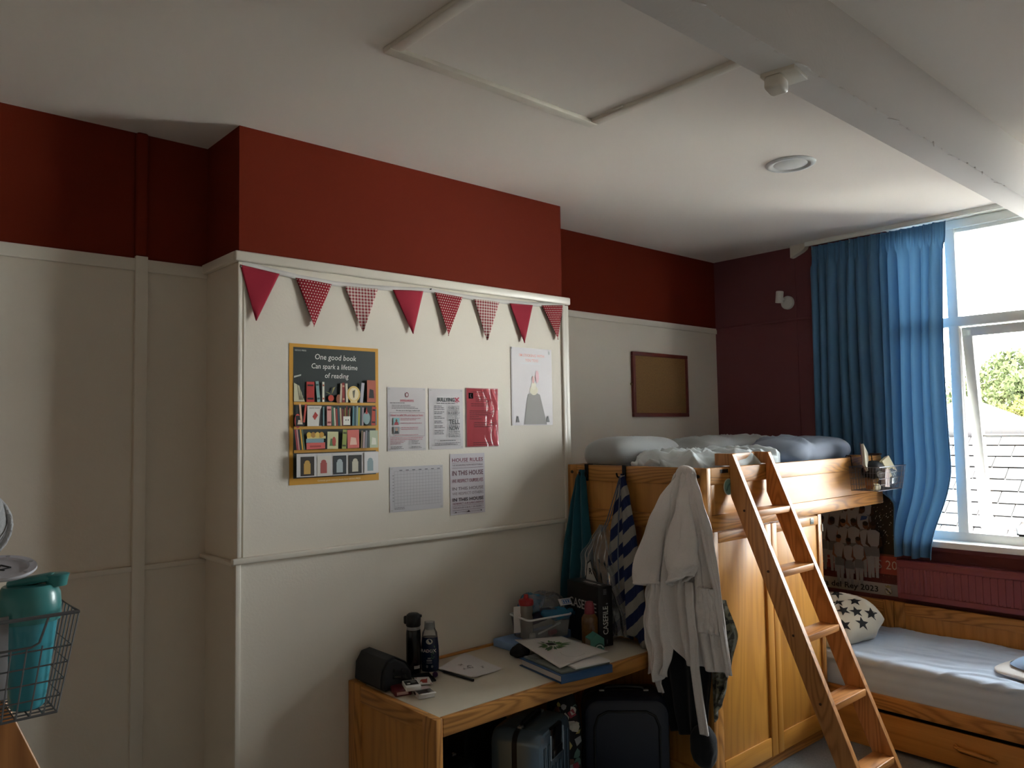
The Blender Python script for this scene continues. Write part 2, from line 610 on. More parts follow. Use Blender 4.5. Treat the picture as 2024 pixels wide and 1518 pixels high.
# ceiling beam
t = MB(); t.box(XL, WX, -2.020, -1.905, 2.747, H + .02, bev=0.004)
for i in range(26):
    xx = 0.3 + i * .09 + random.uniform(-.03, .03)
    t.rbox((xx, -2.018 + random.uniform(-.004, .003), 2.748), (random.uniform(.02, .06), .006, .004), Euler((0, 0, random.uniform(-.3, .3))).to_matrix(), bev=.0015)
trim(t, mat('matt_beam_white', (0.74, 0.71, 0.68), 0.9, var=0.03, vscale=3, bump=0.15, bscale=60))

# --- ceiling hatch with its mitred frame
hat = thing('ceiling_hatch', (0.6, -1.4, H), 'white square ceiling hatch with raised frame beside the beam', 'hatch')
HX0, HX1, HY0, HY1 = 0.100, 1.105, -1.895, -0.925
m_ = MB()
fw = 0.045
m_.box(HX0, HX1, HY1 - fw, HY1, H - .020, H + .001, bev=.006)
m_.box(HX0, HX1, HY0, HY0 + fw, H - .020, H + .001, bev=.006)
m_.box(HX0, HX0 + fw, HY0 + fw, HY1 - fw, H - .020, H + .001, bev=.006)
m_.box(HX1 - fw, HX1, HY0 + fw, HY1 - fw, H - .020, H + .001, bev=.006)
m_.build('hatch_frame', gloss_white, hat)
m_ = MB(); m_.box(HX0 + fw, HX1 - fw, HY0 + fw, HY1 - fw, H - .004, H + .001)
m_.build('hatch_panel', ceil_white, hat)
m_ = MB(); m_.box(HX1 - fw - .012, HX1 - fw, HY1 - .22, HY1 - .13, H - .012, H - .003, bev=.002)
m_.build('hinge', gloss_white, hat)

# --- recessed downlight
dl = thing('downlight', (2.225, -1.205, H), 'round white recessed ceiling downlight, switched off', 'ceiling light')
m_ = MB(); m_.lathe([(0.082, -.003), (0.090, -.009), (0.106, -.010), (0.116, -.004), (0.117, .001)], (2.225, -1.205, H), 48)
m_.build('bezel', mat('bezel_white', (0.66, 0.68, 0.68), 0.35), dl)
m_ = MB(); m_.lathe([(0.0001, -.0035), (0.078, -.0035), (0.082, -.0005)], (2.225, -1.205, H), 48)
m_.build('diffuser', mat('diffuser_white', (0.74, 0.75, 0.74), 0.5), dl)

# --- sensor under the beam
sn = thing('motion_sensor', (0.80, -1.955, 2.747), 'small white sensor on a square plate under the ceiling beam', 'sensor')
Mz = Matrix.Rotation(R(8), 3, 'Z')
m_ = MB(); m_.rbox((0.802, -1.955, 2.741), (.105, .100, .012), Mz, bev=.002)
m_.build('mounting_plate', gloss_white, sn)
m_ = MB(); m_.rbox((0.775, -1.945, 2.713), (.062, .052, .040), Mz @ Matrix.Rotation(R(6), 3, 'Y'), bev=.010, seg=3)
m_.rbox((0.775, -1.945, 2.735), (.035, .035, .02), Mz, bev=.003)
m_.build('sensor_head', gloss_white, sn)

# --- the window: frame, transom, mullions, panes, open top-hung sash
XG = WX + 0.085
win = struct(bpy.data.objects.new('window_1', None)); COL.objects.link(win); win['_o'] = [0, 0, 0]
MUL = [-0.985, -1.315, -2.13, -2.585]
TR0, TR1 = 2.325, 2.385
m_ = MB()
m_.box(XG - .035, XG + .035, WIN_Y0, WIN_Y1, WIN_Z1 - .055, WIN_Z1, bev=.006)
m_.box(XG - .015, XG + .03, WIN_Y0, WIN_Y1, WIN_Z1 - .078, WIN_Z1 - .05, bev=.004)
m_.box(XG - .035, XG + .035, WIN_Y0, WIN_Y1, WIN_Z0, WIN_Z0 + .055, bev=.006)
m_.box(XG - .035, XG + .035, WIN_Y0, WIN_Y1, TR0, TR1, bev=.006)
for k, yy in enumerate(MUL):
    hw = .030
    m_.box(XG - .034, XG + .034, yy - hw, yy + hw, WIN_Z0 + .05, WIN_Z1 - .05, bev=.006)
m_.build('window_frame', upvc, win)
for k in range(3):
    a, b2 = MUL[k + 1] + .03, MUL[k] - .03
    m_ = MB(); m_.box(XG - .004, XG + .004, a, b2, TR1, WIN_Z1 - .055); m_.build('pane', pane, win)
    if k != 1:
        m_ = MB(); m_.box(XG - .004, XG + .004, a, b2, WIN_Z0 + .055, TR0); m_.build('pane', pane, win)
# the opened casement
SA = R(7.5)
hinge = Vector((XG + .02, 0, TR0 - .004))
Ms = Matrix.Translation(hinge) @ Matrix.Rotation(-SA, 4, 'Y')
sa, sb, sh = MUL[2] + .034, MUL[1] - .034, TR0 - WIN_Z0 - .062
m_ = MB()
fr = .058
m_.box(-.03, .03, sa, sb, -fr, 0, bev=.007, M=Ms)
m_.box(-.03, .03, sa, sb, -sh, -sh + fr, bev=.007, M=Ms)
m_.box(-.03, .03, sb - fr, sb, -sh + .01, -.01, bev=.007, M=Ms)
m_.box(-.03, .03, sa, sa + fr, -sh + .01, -.01, bev=.007, M=Ms)
m_.box(-.012, .012, sa + fr, sb - fr, -sh * .545, -sh * .545 + .012, M=Ms)
sash = m_.build('sash', upvc, win)
m_ = MB(); m_.box(-.004, .004, sa + fr, sb - fr, -sh + fr, -fr, M=Ms); m_.build('pane', pane, sash)
m_ = MB()
pz = Ms @ Vector((-.02, 0, -sh + .02))
m_.tube([(XG - .03, -1.60, WIN_Z0 + .065), (XG + .03, -1.58, WIN_Z0 + .10), (pz.x, -1.565, pz.z + .03)], .006, 8)
m_.rbox((XG - .03, -1.63, WIN_Z0 + .062), (.012, .05, .014), bev=.003)
m_.build('window_stay', mat('dark_steel', '34383A', 0.4, metal=0.8), sash)
# sill board
t = MB(); t.box(WX - .075, WX + .06, WIN_Y0 - .05, WIN_Y1 + .005, 0.985, 1.022, bev=.006, seg=3)
trim(t, upvc)
t = MB(); t.box(WX - .03, WX, WIN_Y0 - .05, WIN_Y1 + .01, 0.955, 0.985, bev=.004)
trim(t, paint_red_flare)

# --- outside: slate roof across the yard, a gable, trees
slate = mat('weathered_slate', (0.044, 0.043, 0.0433), 0.9, spec=0.0, var=0.18, vscale=14)
ground = mat('yard_ground', (0.68, 0.66, 0.62), 0.9)
g = MB(); g.box(WX + .6, 80, -45, 30, -5.2, -5.0)
tag(g.build('yard_ground', ground, smooth=0), 'grey ground far below the window, out in the yard', 'ground')['kind'] = 'structure'
# ================================================================== furniture
WL, WD = 'C68A45', '8A5020'
def W(axis, kind='rail'):
    if kind == 'rail': return wood('ash_solid_', axis, 'CC9048', '84521E', 20, 0.85, 0.40, 1.35)
    if kind == 'panel': return wood('ash_veneer_', axis, 'CC9046', 'A26C30', 12, 0.55, 0.42, 1.1)
    if kind == 'door': return wood('ash_door_', axis, 'D69A46', 'AE742E', 10, 0.5, 0.38, 0.9)
    if kind == 'ladder': return wood('ash_ladder_', axis, 'C08448', '855020', 18, 0.75, 0.40, 1.4)
black_metal = mat('black_metal', '17181A', 0.45, metal=0.6)
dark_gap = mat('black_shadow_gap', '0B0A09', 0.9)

def part(name, m, parent, *boxes, bev=0.003, smooth=40):
    b = MB()
    for q in boxes: b.box(*q, bev=bev)
    return b.build(name, m, parent, smooth)

# ---------------------------------------------------------------- loft bed over the wardrobe
def make_loft():
    t = thing('loft_bed', (1.9, -.9, 0), 'oak loft bed with panelled end and side, built over the wardrobe', 'bed')
    for y0, y1 in ((-.070, -.006), (-.915, -.822)):
        p = part('post', W('z'), t, (1.872, 1.905, y0, y1, 0, 1.54))
        b = MB(); yc = -.868 if y1 < -.5 else -.04
        b.cyl((1.873, yc, 1.50), (1.868, yc, 1.50), .0085, n=14); b.build('bolt', mat('dark_bolt', '2A211A', .5), p)
    part('top_rail', W('y'), t, (1.874, 1.903, -.822, -.070, 1.457, 1.54))
    part('middle_rail', W('y'), t, (1.874, 1.903, -.822, -.070, 1.235, 1.308))
    part('bottom_rail', W('y'), t, (1.874, 1.903, -.822, -.070, .05, .13))
    part('end_panel', W('z', 'panel'), t, (1.886, 1.896, -.824, -.068, 1.305, 1.459), (1.886, 1.896, -.824, -.068, .128, 1.237), bev=0)
    part('side_top_rail', W('x'), t, (1.905, 3.775, -.915, -.885, 1.460, 1.54), bev=.005)
    part('side_bottom_rail', W('x'), t, (1.905, 3.775, -.915, -.885, 1.240, 1.316), bev=.004)
    part('side_stile', W('z'), t, (1.905, 1.941, -.912, -.886, 1.316, 1.460))
    part('side_panel', W('x', 'panel'), t, (1.941, 3.770, -.904, -.892, 1.314, 1.462), bev=0)
    part('foot_panel', W('y', 'panel'), t, (3.748, 3.776, -.885, -.006, 1.240, 1.54))
    part('foot_cap', mat('dark_wood_cap', '4A2C14', .5), t, (3.735, 3.779, -.918, -.86, 1.541, 1.552), bev=.002)
    part('back_rail', W('x'), t, (1.905, 3.748, -.034, -.006, 1.240, 1.54))
    part('rear_post', W('z'), t, (3.748, 3.776, -.076, -.010, 0, 1.240))
    part('slat_base', W('x', 'panel'), t, (1.905, 3.748, -.885, -.034, 1.252, 1.275))
    part('catch_plate', black_metal, t, (1.985, 2.050, -.9165, -.9145, 1.512, 1.530), bev=0)
    b = MB()
    b.cyl((2.050, -.9145, 1.444), (2.050, -.917, 1.444), .040, n=32, mi=0)
    b.cyl((2.050, -.917, 1.444), (2.050, -.9176, 1.444), .036, n=32, mi=1)
    b.tube([(2.030, -.9178, 1.425), (2.045, -.9178, 1.45), (2.068, -.9178, 1.462)], .004, 5, 2)
    b.build('round_sticker', [mat('sticker_white', 'C9D6D0', .5), mat('sticker_green', '7FA79A', .5), mat('sticker_dark', '4C6E66', .5)], t)
    return t
loft = make_loft()

# ---------------------------------------------------------------- wardrobe
wd = thing('wardrobe', (2.45, -.5, 0), 'two-door oak wardrobe under the loft bed, behind the ladder', 'wardrobe')
part('carcass', W('z', 'door'), wd, (1.907, 1.925, -.884, -.03, .06, 1.236), (2.962, 2.985, -.884, -.03, .06, 1.236), (1.925, 2.962, -.05, -.03, .06, 1.236),
     (1.925, 2.962, -.884, -.03, 1.216, 1.236), (1.925, 2.962, -.884, -.03, .06, .08), bev=.002)
part('plinth', W('x'), wd, (1.925, 2.972, -.875, -.05, 0, .06))
part('face_stile', W('z'), wd, (1.907, 1.966, -.905, -.884, .06, 1.236))
part('face_stile', W('z'), wd, (2.942, 2.985, -.905, -.884, .06, 1.236))
def door(x0, x1, stiles, plate, label):
    d = part('door', W('z', 'door'), wd, (x0, x1, -.896, -.884, .068, 1.232), bev=.002)
    d['label'] = label
    part('door_top_rail', W('x'), d, (x0 + .002, x1 - stiles[1], -.906, -.895, 1.180, 1.230), bev=.006)
    part('door_bottom_rail', W('x', 'door'), d, (x0 + stiles[0] + .001, x1 - stiles[1], -.905, -.895, .070, .165), bev=.005)
    if stiles[0]: part('door_stile', W('z', 'door'), d, (x0, x0 + stiles[0], -.907, -.895, .069, 1.231), bev=.004)
    if stiles[1]: part('door_stile', W('z', 'door'), d, (x1 - stiles[1], x1, -.907, -.895, .069, 1.231), bev=.004)
    b = MB(); b.box(plate - .019, plate + .019, -.9085, -.905, 1.188, 1.222, 0, bev=.002)
    for k in range(4): b.box(plate - .012 + .008 * (k % 2), plate - .008 + .014 * (k % 2), -.9092, -.9084, 1.198 + .01 * (k // 2), 1.203 + .01 * (k // 2), 1)
    b.build('number_plate', [mat('plate_grey', '6E7672', .4, metal=.3), mat('plate_mark', '2B302E', .5)], d)
    return d
door(1.968, 2.441, (0, .058), 2.342, 'left wardrobe door with a grey plate at its top right')
d2 = door(2.446, 2.940, (.052, .0), 2.872, 'right wardrobe door with a finger slot in its left edge')
b = MB(); b.lathe([(.0001, .0005), (.9, .0005), (1, 0)], (0, 0, 0), 24, M=None)
b = MB(); b.add([(2.456 + .014 * math.cos(2 * PI * k / 24), -.9082, .90 + .062 * math.sin(2 * PI * k / 24)) for k in range(24)], [list(range(24))])
b.build('finger_slot', mat('slot_dark', '2A160A', .8), d2, smooth=0)
for z in (1.16, .2):
    b = MB(); b.cyl((2.984, -.906, z - .02), (2.984, -.906, z + .02), .005, n=10)
    b.build('hinge', mat('hinge_steel', 'C8C8C0', .3, metal=.7), wd)

# ---------------------------------------------------------------- ladder hooked over the bed side
def yfront(z): return -.935 - .42 * (1.6 - z)
lad = thing('ladder', (2.24, -1.2, 0), 'sloping oak ladder hooked on the loft bed side before the wardrobe', 'ladder')
def stile(x0, x1):
    b = MB(); h = .100
    pr = [(yfront(0), 0), (yfront(0) + h, 0), (-.919, 1.6 - (.935 - h - .919) / -.42 if False else 1.6 - (.919 + h - .935) / .42)]
    zc = 1.6 - (.919 + h - .935) / .42
    pr = [(yfront(0), 0), (yfront(0) + h, 0), (-.919, zc), (-.919, 1.545), (-.835, 1.545), (-.835, 1.603), (yfront(1.603), 1.603)]
    b.prism([(x0, y, z) for y, z in pr], (x1 - x0, 0, 0))
    o = b.build('stile', W('z', 'ladder'), lad, 30)
    md = o.modifiers.new('edge', 'BEVEL'); md.width = .003; md.segments = 2; md.limit_method = 'ANGLE'
    for z in (1.345, 1.072, .80, .525, .25):
        c = MB()
        xs = x0 if x0 < 2.2 else x1
        c.cyl((xs, yfront(z) + .05, z - .012), (xs - (.0015 if x0 < 2.2 else -.0015), yfront(z) + .05, z - .012), .006, n=10)
        c.build('screw_plug', mat('plug_dark', '3B1F0C', .7), o)
stile(2.060, 2.092); stile(2.388, 2.420)
for z in (1.335, 1.064, .790, .517, .245):
    b = MB(); y = yfront(z)
    b.box(2.092, 2.388, y + .004, y + .092, z - .022, z, bev=.003)
    b.box(2.092, 2.388, y - .002, y + .012, z - .030, z + .001, bev=.004)
    b.build('rung', W('x', 'ladder'), lad)
part('top_bar', W('x', 'ladder'), lad, (2.092, 2.388, -.862, -.840, 1.546, 1.600), bev=.004)

# ---------------------------------------------------------------- desk
DZ = .661
dk = thing('desk', (1.18, -.32, 0), 'oak desk with a cream laminate top standing against the white wall', 'desk')
part('post', W('z'), dk, (.490, .522, -.100, -.003, 0, DZ + .004))
part('post', W('z'), dk, (.490, .522, -.645, -.557, 0, DZ))
part('side_top_rail', W('y'), dk, (.492, .520, -.557, -.100, .592, DZ))
part('side_bottom_rail', W('y'), dk, (.492, .520, -.557, -.100, .04, .12))
part('side_panel', W('z', 'panel'), dk, (.500, .512, -.560, -.098, .118, .594), bev=0)
part('desk_top', mat('cream_laminate', (0.60, 0.56, 0.46), 0.30, var=.02, vscale=30), dk, (.521, 1.866, -.624, -.018, .632, DZ - .001), bev=.001)
part('front_rail', W('x'), dk, (.523, 1.866, -.645, -.622, .590, DZ), bev=.004)
part('back_strip', W('x'), dk, (.523, 1.866, -.018, -.002, .60, DZ + .010), bev=.004)
part('back_panel', W('x', 'panel'), dk, (.523, 1.866, -.016, -.006, .06, .60), bev=0)

# ---------------------------------------------------------------- low bed along the window wall
lb = thing('low_bed', (3.42, -1.6, 0), 'low oak bed with panelled back and drawer below the radiator', 'bed')
for y0, y1 in ((-.935, -.872), (-1.003, -.938)):
    part('back_stile', W('z'), lb, (3.803, 3.830, y0, y1, .02, .628))
part('back_rail', W('y'), lb, (3.804, 3.829, -2.70, -1.003, .555, .626))
part('back_rail', W('y'), lb, (3.804, 3.829, -.872, -.30, .555, .626))
part('back_panel', W('z', 'panel'), lb, (3.812, 3.824, -2.70, -1.0, .05, .557), (3.812, 3.824, -.874, -.30, .05, .557), bev=0)
part('side_rail', W('y'), lb, (3.020, 3.046, -2.72, -.30, .216, .290), bev=.005)
part('front_board', W('y', 'panel'), lb, (3.026, 3.044, -1.146, -.90, .0, .214))
part('slat_base', W('y', 'panel'), lb, (3.046, 3.804, -2.70, -.30, .225, .250))
part('head_board', W('x', 'panel'), lb, (3.02, 3.83, -.30, -.275, 0, .55))
part('foot_board', W('x', 'panel'), lb, (3.02, 3.83, -2.745, -2.72, 0, .55))
part('plinth', dark_gap, lb, (3.09, 3.78, -2.68, -.33, .0, .22), bev=0)  # black block painted in as the shade under the bed
dr = part('drawer', W('y', 'panel'), lb, (3.030, 3.046, -2.60, -1.150, .022, .194), (3.046, 3.088, -2.58, -1.17, .03, .15), bev=.003)
b = MB(); b.prism([(3.030, -1.535, .128), (3.008, -1.555, .120), (3.004, -1.690, .116), (3.016, -1.700, .095), (3.030, -1.700, .088), (3.030, -1.545, .098)], (0, 0, .012))
b.tube([(3.030, -1.530, .122), (3.008, -1.56, .120), (3.004, -1.63, .118), (3.010, -1.70, .108), (3.030, -1.715, .098)], .010, 8)
b.build('scoop_handle', W('y'), dr)

# ---------------------------------------------------------------- mattresses and bedding
sheet_blue = cloth('pale_blue_cotton', (0.52, 0.63, 0.79), .04, .15, 500, .05)
duvet_grey = cloth('grey_jersey', (0.33, 0.34, 0.335), .06, .25, 400, .2)
sheet_white = cloth('pale_ice_blue_cotton', (0.60, 0.66, 0.68), .05, .2, 450, .05)
pil_blue = cloth('slate_blue_cotton', (0.235, 0.275, 0.35), .05, .2, 450, .05)
mt = MB(); mt.box(1.908, 3.744, -.882, -.038, 1.277, 1.500, bev=.03, seg=4)
tag(mt.build('mattress', sheet_blue), 'pale mattress lying inside the loft bed, mostly under its bedding', 'mattress')
mt = MB()
def lowm(u, v):
    pass
mt.box(3.048, 3.800, -2.70, -.305, .252, .462, bev=.035, seg=5)
lm = mt.build('mattress', sheet_blue, sub=0)
tag(lm, 'mattress with a pale blue fitted sheet on the low bed by the window', 'mattress')
# loose wrinkles of the fitted sheet: thin ridged skin over mattress top and front
def wrinkle(y, k, seed):
    p = Vector((k * 3.0, y * 2.2, seed))
    a = 1 - abs(mnoise.noise(Vector((k * 9 + y * 2.6, y * 3.6 - k * 2.4, seed + 3)))) * 2.4
    return .007 * mnoise.noise(p * 1.3) + .020 * max(0, a - .45)
def sheetfn(u, v):
    y = -.330 - u * 2.35
    s = v * 1.05
    if s < .17: x, z, n = 3.046, .272 + s, Vector((-1, 0, 0))
    elif s < .22:
        a = (s - .17) / .05 * PI / 2
        x, z, n = 3.046 + .032 * (1 - math.cos(a)) , .442 + .022 * math.sin(a), Vector((-math.cos(a), 0, math.sin(a)))
    else: x, z, n = 3.078 + (s - .22) * .855, .464, Vector((0, 0, 1))
    w_ = wrinkle(y, s, 1.0)
    if s < .17: w_ = .004 * math.sin(y * 3 + s * 60) * (s / .17) + .005 * max(0, math.sin(s * 55 + y * 1.3)) + .002
    return Vector((x, y, z)) + n * (w_ + .002)
b = MB(); b.grid(sheetfn, 220, 110)
o = b.build('fitted_sheet', sheet_blue, lm, 180)

def bed_item(name, m, label, cat, solid=0, zmin=1.503, **kw):
    b = MB(); b.blob(**kw)
    for v in b.v: v.z = max(v.z, zmin + .002 * math.sin(v.x * 40))
    return tag(b.build(name, m, None, 180), label, cat)
Rz = lambda a: Matrix.Rotation(R(a), 3, 'Z')
bed_item('bolster_pillow', duvet_grey, 'plump grey pillow at the left head end of the loft bed', 'pillow',
         c=(2.205, -.205, 1.592), d=(.64, .30, .195), e=.55, e2=.55, nz=.006, nsc=7, nu=40, nv=20, seed=1)
def duv(q):
    x = q.x / .66
    k = 1 - abs(mnoise.noise(Vector((q.x * 5, q.y * 2.5, 4)))) * 2
    k2 = 1 - abs(mnoise.noise(Vector((q.x * 9 + 2, q.y * 5, 9)))) * 2.2
    q.z += (.026 * k + .014 * k2) * (1 if q.z > 0 else 0) - .03 * x * x
    return q
bed_item('duvet', duvet_grey, 'long crumpled grey duvet heaped along the wall on the loft bed', 'duvet',
         c=(2.99, -.30, 1.562), d=(1.30, .40, .185), e=.5, e2=.5, nz=.012, nsc=8, nu=90, nv=36, seed=5, fn=duv)
bed_item('cushion', cloth('pale_grey_cotton', (.43, .43, .41), .05, .2, 400), 'pale grey pillow bump at the far end of the loft bed by the corner', 'pillow',
         c=(3.40, -.17, 1.595), d=(.52, .24, .165), e=.7, e2=.6, nz=.006, nsc=6, seed=9)
def crum(q):
    p = q + Vector((3, 1, 0))
    k = 1 - abs(mnoise.noise(Vector((p.x * 6.5, p.y * 5, 2)))) * 2.4
    k2 = 1 - abs(mnoise.noise(Vector((p.x * 15, p.y * 12, 7)))) * 2.4
    q.z += (.038 * k + .022 * k2) * (1 if q.z > -.01 else .3)
    q.y += .020 * k2; q.x += .014 * k
    return q
bed_item('crumpled_sheet', sheet_white, 'crumpled pale blue-white sheet at the near corner of the loft bed', 'sheet',
         c=(2.265, -.600, 1.530), d=(.66, .54, .080), e=.5, e2=.45, nz=.012, nsc=9, nu=130, nv=60, seed=2, fn=crum, M=Rz(-12))
bed_item('crumpled_sheet', sheet_white, 'smaller crumple of pale sheet just left of the ladder top', 'sheet',
         c=(2.62, -.62, 1.532), d=(.42, .40, .085), e=.55, e2=.5, nz=.014, nsc=9, nu=110, nv=50, seed=12, fn=crum, M=Rz(10))
def bpf(q):
    k = 1 - abs(mnoise.noise(Vector((q.x * 7, q.y * 4, 1)))) * 2.2
    f_ = max(0, 1 - abs(q.x + .17) / .13)
    q.z += (.030 * k * f_ + .012 * k) * (1 if q.z > 0 else .3); q.y += .012 * k
    q.z -= .035 * f_ * .5
    return q
bed_item('pillow', pil_blue, 'slate blue pillow behind the loft bed rail, near the curtain', 'pillow',
         c=(3.245, -.655, 1.578), d=(.86, .38, .165), e=.5, e2=.55, nz=.010, nsc=6, nu=80, nv=34, seed=4, fn=bpf, M=Rz(2))

# star pillow on the low bed
star_cream = cloth('cream_cotton', (.62, .58, .47), .04, .2, 400)
sp = MB()
def spf(q):
    k = 1 - abs(mnoise.noise(Vector((q.x * 6, q.y * 4.5, q.z * 4 + 5)))) * 2.3
    q += q.normalized() * .030 * k
    f_ = max(0, 1 - abs(q.y + .05 + .25 * q.x) / .055)
    q.z -= .045 * f_; q.x += .03 * f_
    return q
SPM = Matrix.Rotation(R(-12), 3, 'Z') @ Matrix.Rotation(R(-14), 3, 'Y')
sp.blob((3.34, -.725, .555), (.50, .53, .235), nu=70, nv=36, e=.6, e2=.6, nz=.010, nsc=6, seed=6, M=SPM, fn=spf)
for v in sp.v: v.z = max(v.z, .470)
spo = sp.build('pillow', star_cream, None, 180)
tag(spo, 'bunched cream pillow printed with black stars on the low bed', 'pillow')
# the printed stars lie on the pillow's skin
from mathutils.bvhtree import BVHTree
def stars_on(obj_mb, centres, size, name, m, parent, view=Vector((-.75, -.45, .5)), five=True):
    bv = BVHTree.FromPolygons(obj_mb.v, obj_mb.f)
    out = MB()
    for ci, (cx, cy, cz, rot) in enumerate(centres):
        dvec = view.normalized()
        u = dvec.cross(Vector((0, 0, 1))).normalized(); v2 = u.cross(dvec)
        ring = []
        for k in range(10):
            rr = size * (1.0 if k % 2 == 0 else .42)
            a = rot + PI * k / 5
            ring.append((rr * math.cos(a), rr * math.sin(a)))
        pts2 = [(0, 0)] + [(x * .5, y * .5) for x, y in ring] + ring
        vs = []
        ok = True
        for (a, b2) in pts2:
            o_ = Vector((cx, cy, cz)) + dvec * .6 + u * a + v2 * b2
            hit, nrm, idx, dist = bv.ray_cast(o_, -dvec)
            if hit is None: ok = False; break
            vs.append(hit + nrm * .0022 if nrm.dot(dvec) > 0 else hit - nrm * .0022)
        if not ok: continue
        fs = []
        for k in range(10):
            k2 = (k + 1) % 10
            fs.append([0, 1 + k, 1 + k2]); fs.append([1 + k, 11 + k, 11 + k2, 1 + k2])
        out.add(vs, fs)
    if out.f: return out.build(name, m, parent, 180)
cs = []
rs = random.Random(11)
for a in range(6):
    for c_ in range(4):
        cs.append((3.34 + rs.uniform(-.02, .02), -.50 - a * .105 + rs.uniform(-.012, .012), .43 + c_ * .098 + (.035 if a % 2 else 0) + rs.uniform(-.012, .012), rs.uniform(0, 6)))
stars_on(sp, cs, .040, 'star_print', mat('print_black', '14161A', .8), spo)

# folded blue pillow and its white side, cut by the right edge of the photo
bp = MB(); bp.blob((3.46, -2.04, .535), (.62, .60, .13), nu=60, nv=26, e=.45, e2=.7, nz=.008, nsc=6, seed=3, M=Rz(-14) @ Matrix.Rotation(R(-8), 3, 'X'))
for v in bp.v: v.z = max(v.z, .515)
bpo = bp.build('pillow', cloth('sky_blue_cotton', (.30, .47, .74), .05, .2, 450), None, 180)
tag(bpo, 'sky blue pillow on the low bed at the right edge of the photo', 'pillow')
bw = MB(); bw.blob((3.44, -2.02, .487), (.68, .66, .05), nu=60, nv=20, e=.4, e2=.6, nz=.006, nsc=8, seed=5, M=Rz(-14))
for v in bw.v: v.z = max(v.z, .474)
bw.build('pillow_underside', cloth('white_cotton', (.70, .70, .70), .03, .2, 450), bpo, 180)['label'] = 'white underside of the blue pillow'

# ---------------------------------------------------------------- radiator
rd = thing('radiator', (3.84, -1.8, .65), 'maroon painted panel radiator under the window sill', 'radiator')
rad_m = mat('maroon_gloss', (.235, .056, .070), .40)
def radf(u, v):
    y = -.985 - u * 1.65
    z = .690 + v * .155
    ph = (y / .0385) % 1.0
    a = abs(ph - .5) * 2
    edge = min(v, 1 - v)
    dep = .017 * min(1, max(0, (a - .45) / .25)) * min(1, edge / .05)
    return Vector((3.787 + dep, y, z))
b = MB(); b.grid(radf, 43 * 12, 14)
b.box(3.790, 3.815, -2.66, -.972, .655, .886)
b.box(3.787, 3.816, -2.66, -.972, .846, .886, bev=.006, seg=3)
b.box(3.787, 3.816, -2.66, -.972, .655, .690, bev=.006, seg=3)
b.build('radiator_panel', rad_m, rd, 50)
b = MB()
b.box(3.784, 3.866, -2.664, -.970, .880, .892, bev=.004); b.box(3.845, 3.862, -2.64, -.99, .66, .88)
b.box(3.80, 3.866, -.974, -.968, .66, .885, bev=.002)
b.build('grille_cover', rad_m, rd)
for y in (-1.2, -2.4):
    b = MB(); b.box(3.86, 3.886, y - .02, y + .02, .66, .86); b.build('wall_bracket', rad_m, rd)

# ---------------------------------------------------------------- curtain and track
def sstep(a, b_, x):
    t = max(0, min(1, (x - a) / (b_ - a))); return t * t * (3 - 2 * t)
cur = thing('curtain', (3.835, -.9, .92), 'blue pinch-pleated curtain drawn to the left side of the window', 'curtain')
NF = 13
def curt(u, v):
    z = 2.962 - v * (2.962 - .918)
    yl = -.470 - .010 * (1 - z / 3) - .50 * (1 - sstep(1.22, 1.56, z))
    yr = -1.335 + .03 * math.sin(v * 3) + .145 * (1 - sstep(.90, 1.50, z))
    uu = u + .010 * math.sin(u * 23 + 2) + .006 * math.sin(v * 6 + u * 9)
    y = min(yl, -.470 + (yr + .470) * uu)
    ph = 2 * PI * NF * u + .9 * math.sin(u * 9)
    head = sstep(2.80, 2.86, z)
    amp = .017 + .010 * sstep(.0, .5, v) + .012 * mnoise.noise(Vector((u * 6, v * 1.5, 3)))
    s = math.sin(ph)
    fold = s * amp * (1 - head) + head * (.030 * (max(0, s) ** 6) - .006 + .004 * math.sin(ph * 3))
    fold += .008 * math.sin(ph * .5 + v * 4) * (1 - head)
    x = 3.822 - fold
    if yl > -.6 and z < 1.62 and y > -.93: x = max(x, 3.800)
    x = min(x, 3.876)
    y += .010 * math.cos(ph) * (1 - head)
    x -= .034 * sstep(-.90, -1.0, y) * (1 - sstep(1.02, 1.30, z))
    z += .006 * math.sin(ph * .5 + 1) * (1 if v > .97 else 0)
    return Vector((x, y, z))
b = MB(); b.grid(curt, 260, 70)
cur_m = cloth('blue_curtain_cloth', (0.088, 0.215, 0.375), .06, .25, 600, .12, through=.10)
b.build('drape', cur_m, cur, 180)
b = MB(); b.grid(lambda u, v: curt(1 - .012 * u, v) + Vector((-.004, -.003 - .005 * u, 0)), 3, 70)
b.build('leading_hem', cur_m, cur, 180, solid=.003)
for k in range(NF):
    pu = (k + .25) / NF
    b = MB(); p = curt(pu, .01); b.tube([p + Vector((.004, 0, -.005)), p + Vector((.006, 0, .012)), p + Vector((.0, 0, .018))], .002, 6)
    b.build('curtain_hook', gloss_white, cur)
b = MB(); b.box(3.806, 3.834, -2.92, -.44, 2.976, 3.0005, bev=.003); b.box(3.812, 3.828, -2.92, -.44, 2.970, 2.978)
tag(b.build('curtain_track', upvc), 'white curtain track on the ceiling along the window head', 'curtain track')
# boxed-in corner of the window head
b = MB(); b.prism([(3.835, -.318, 2.915), (3.835, -.318, 3.0), (3.835, -.440, 3.0), (3.835, -.425, 2.965), (3.835, -.400, 2.948)], (.051, 0, 0))
trim(b, gloss_white)
b = MB(); b.box(3.880, 3.886, -.325, -.318, 1.6, 2.92)
trim(b, paint_red_flare)

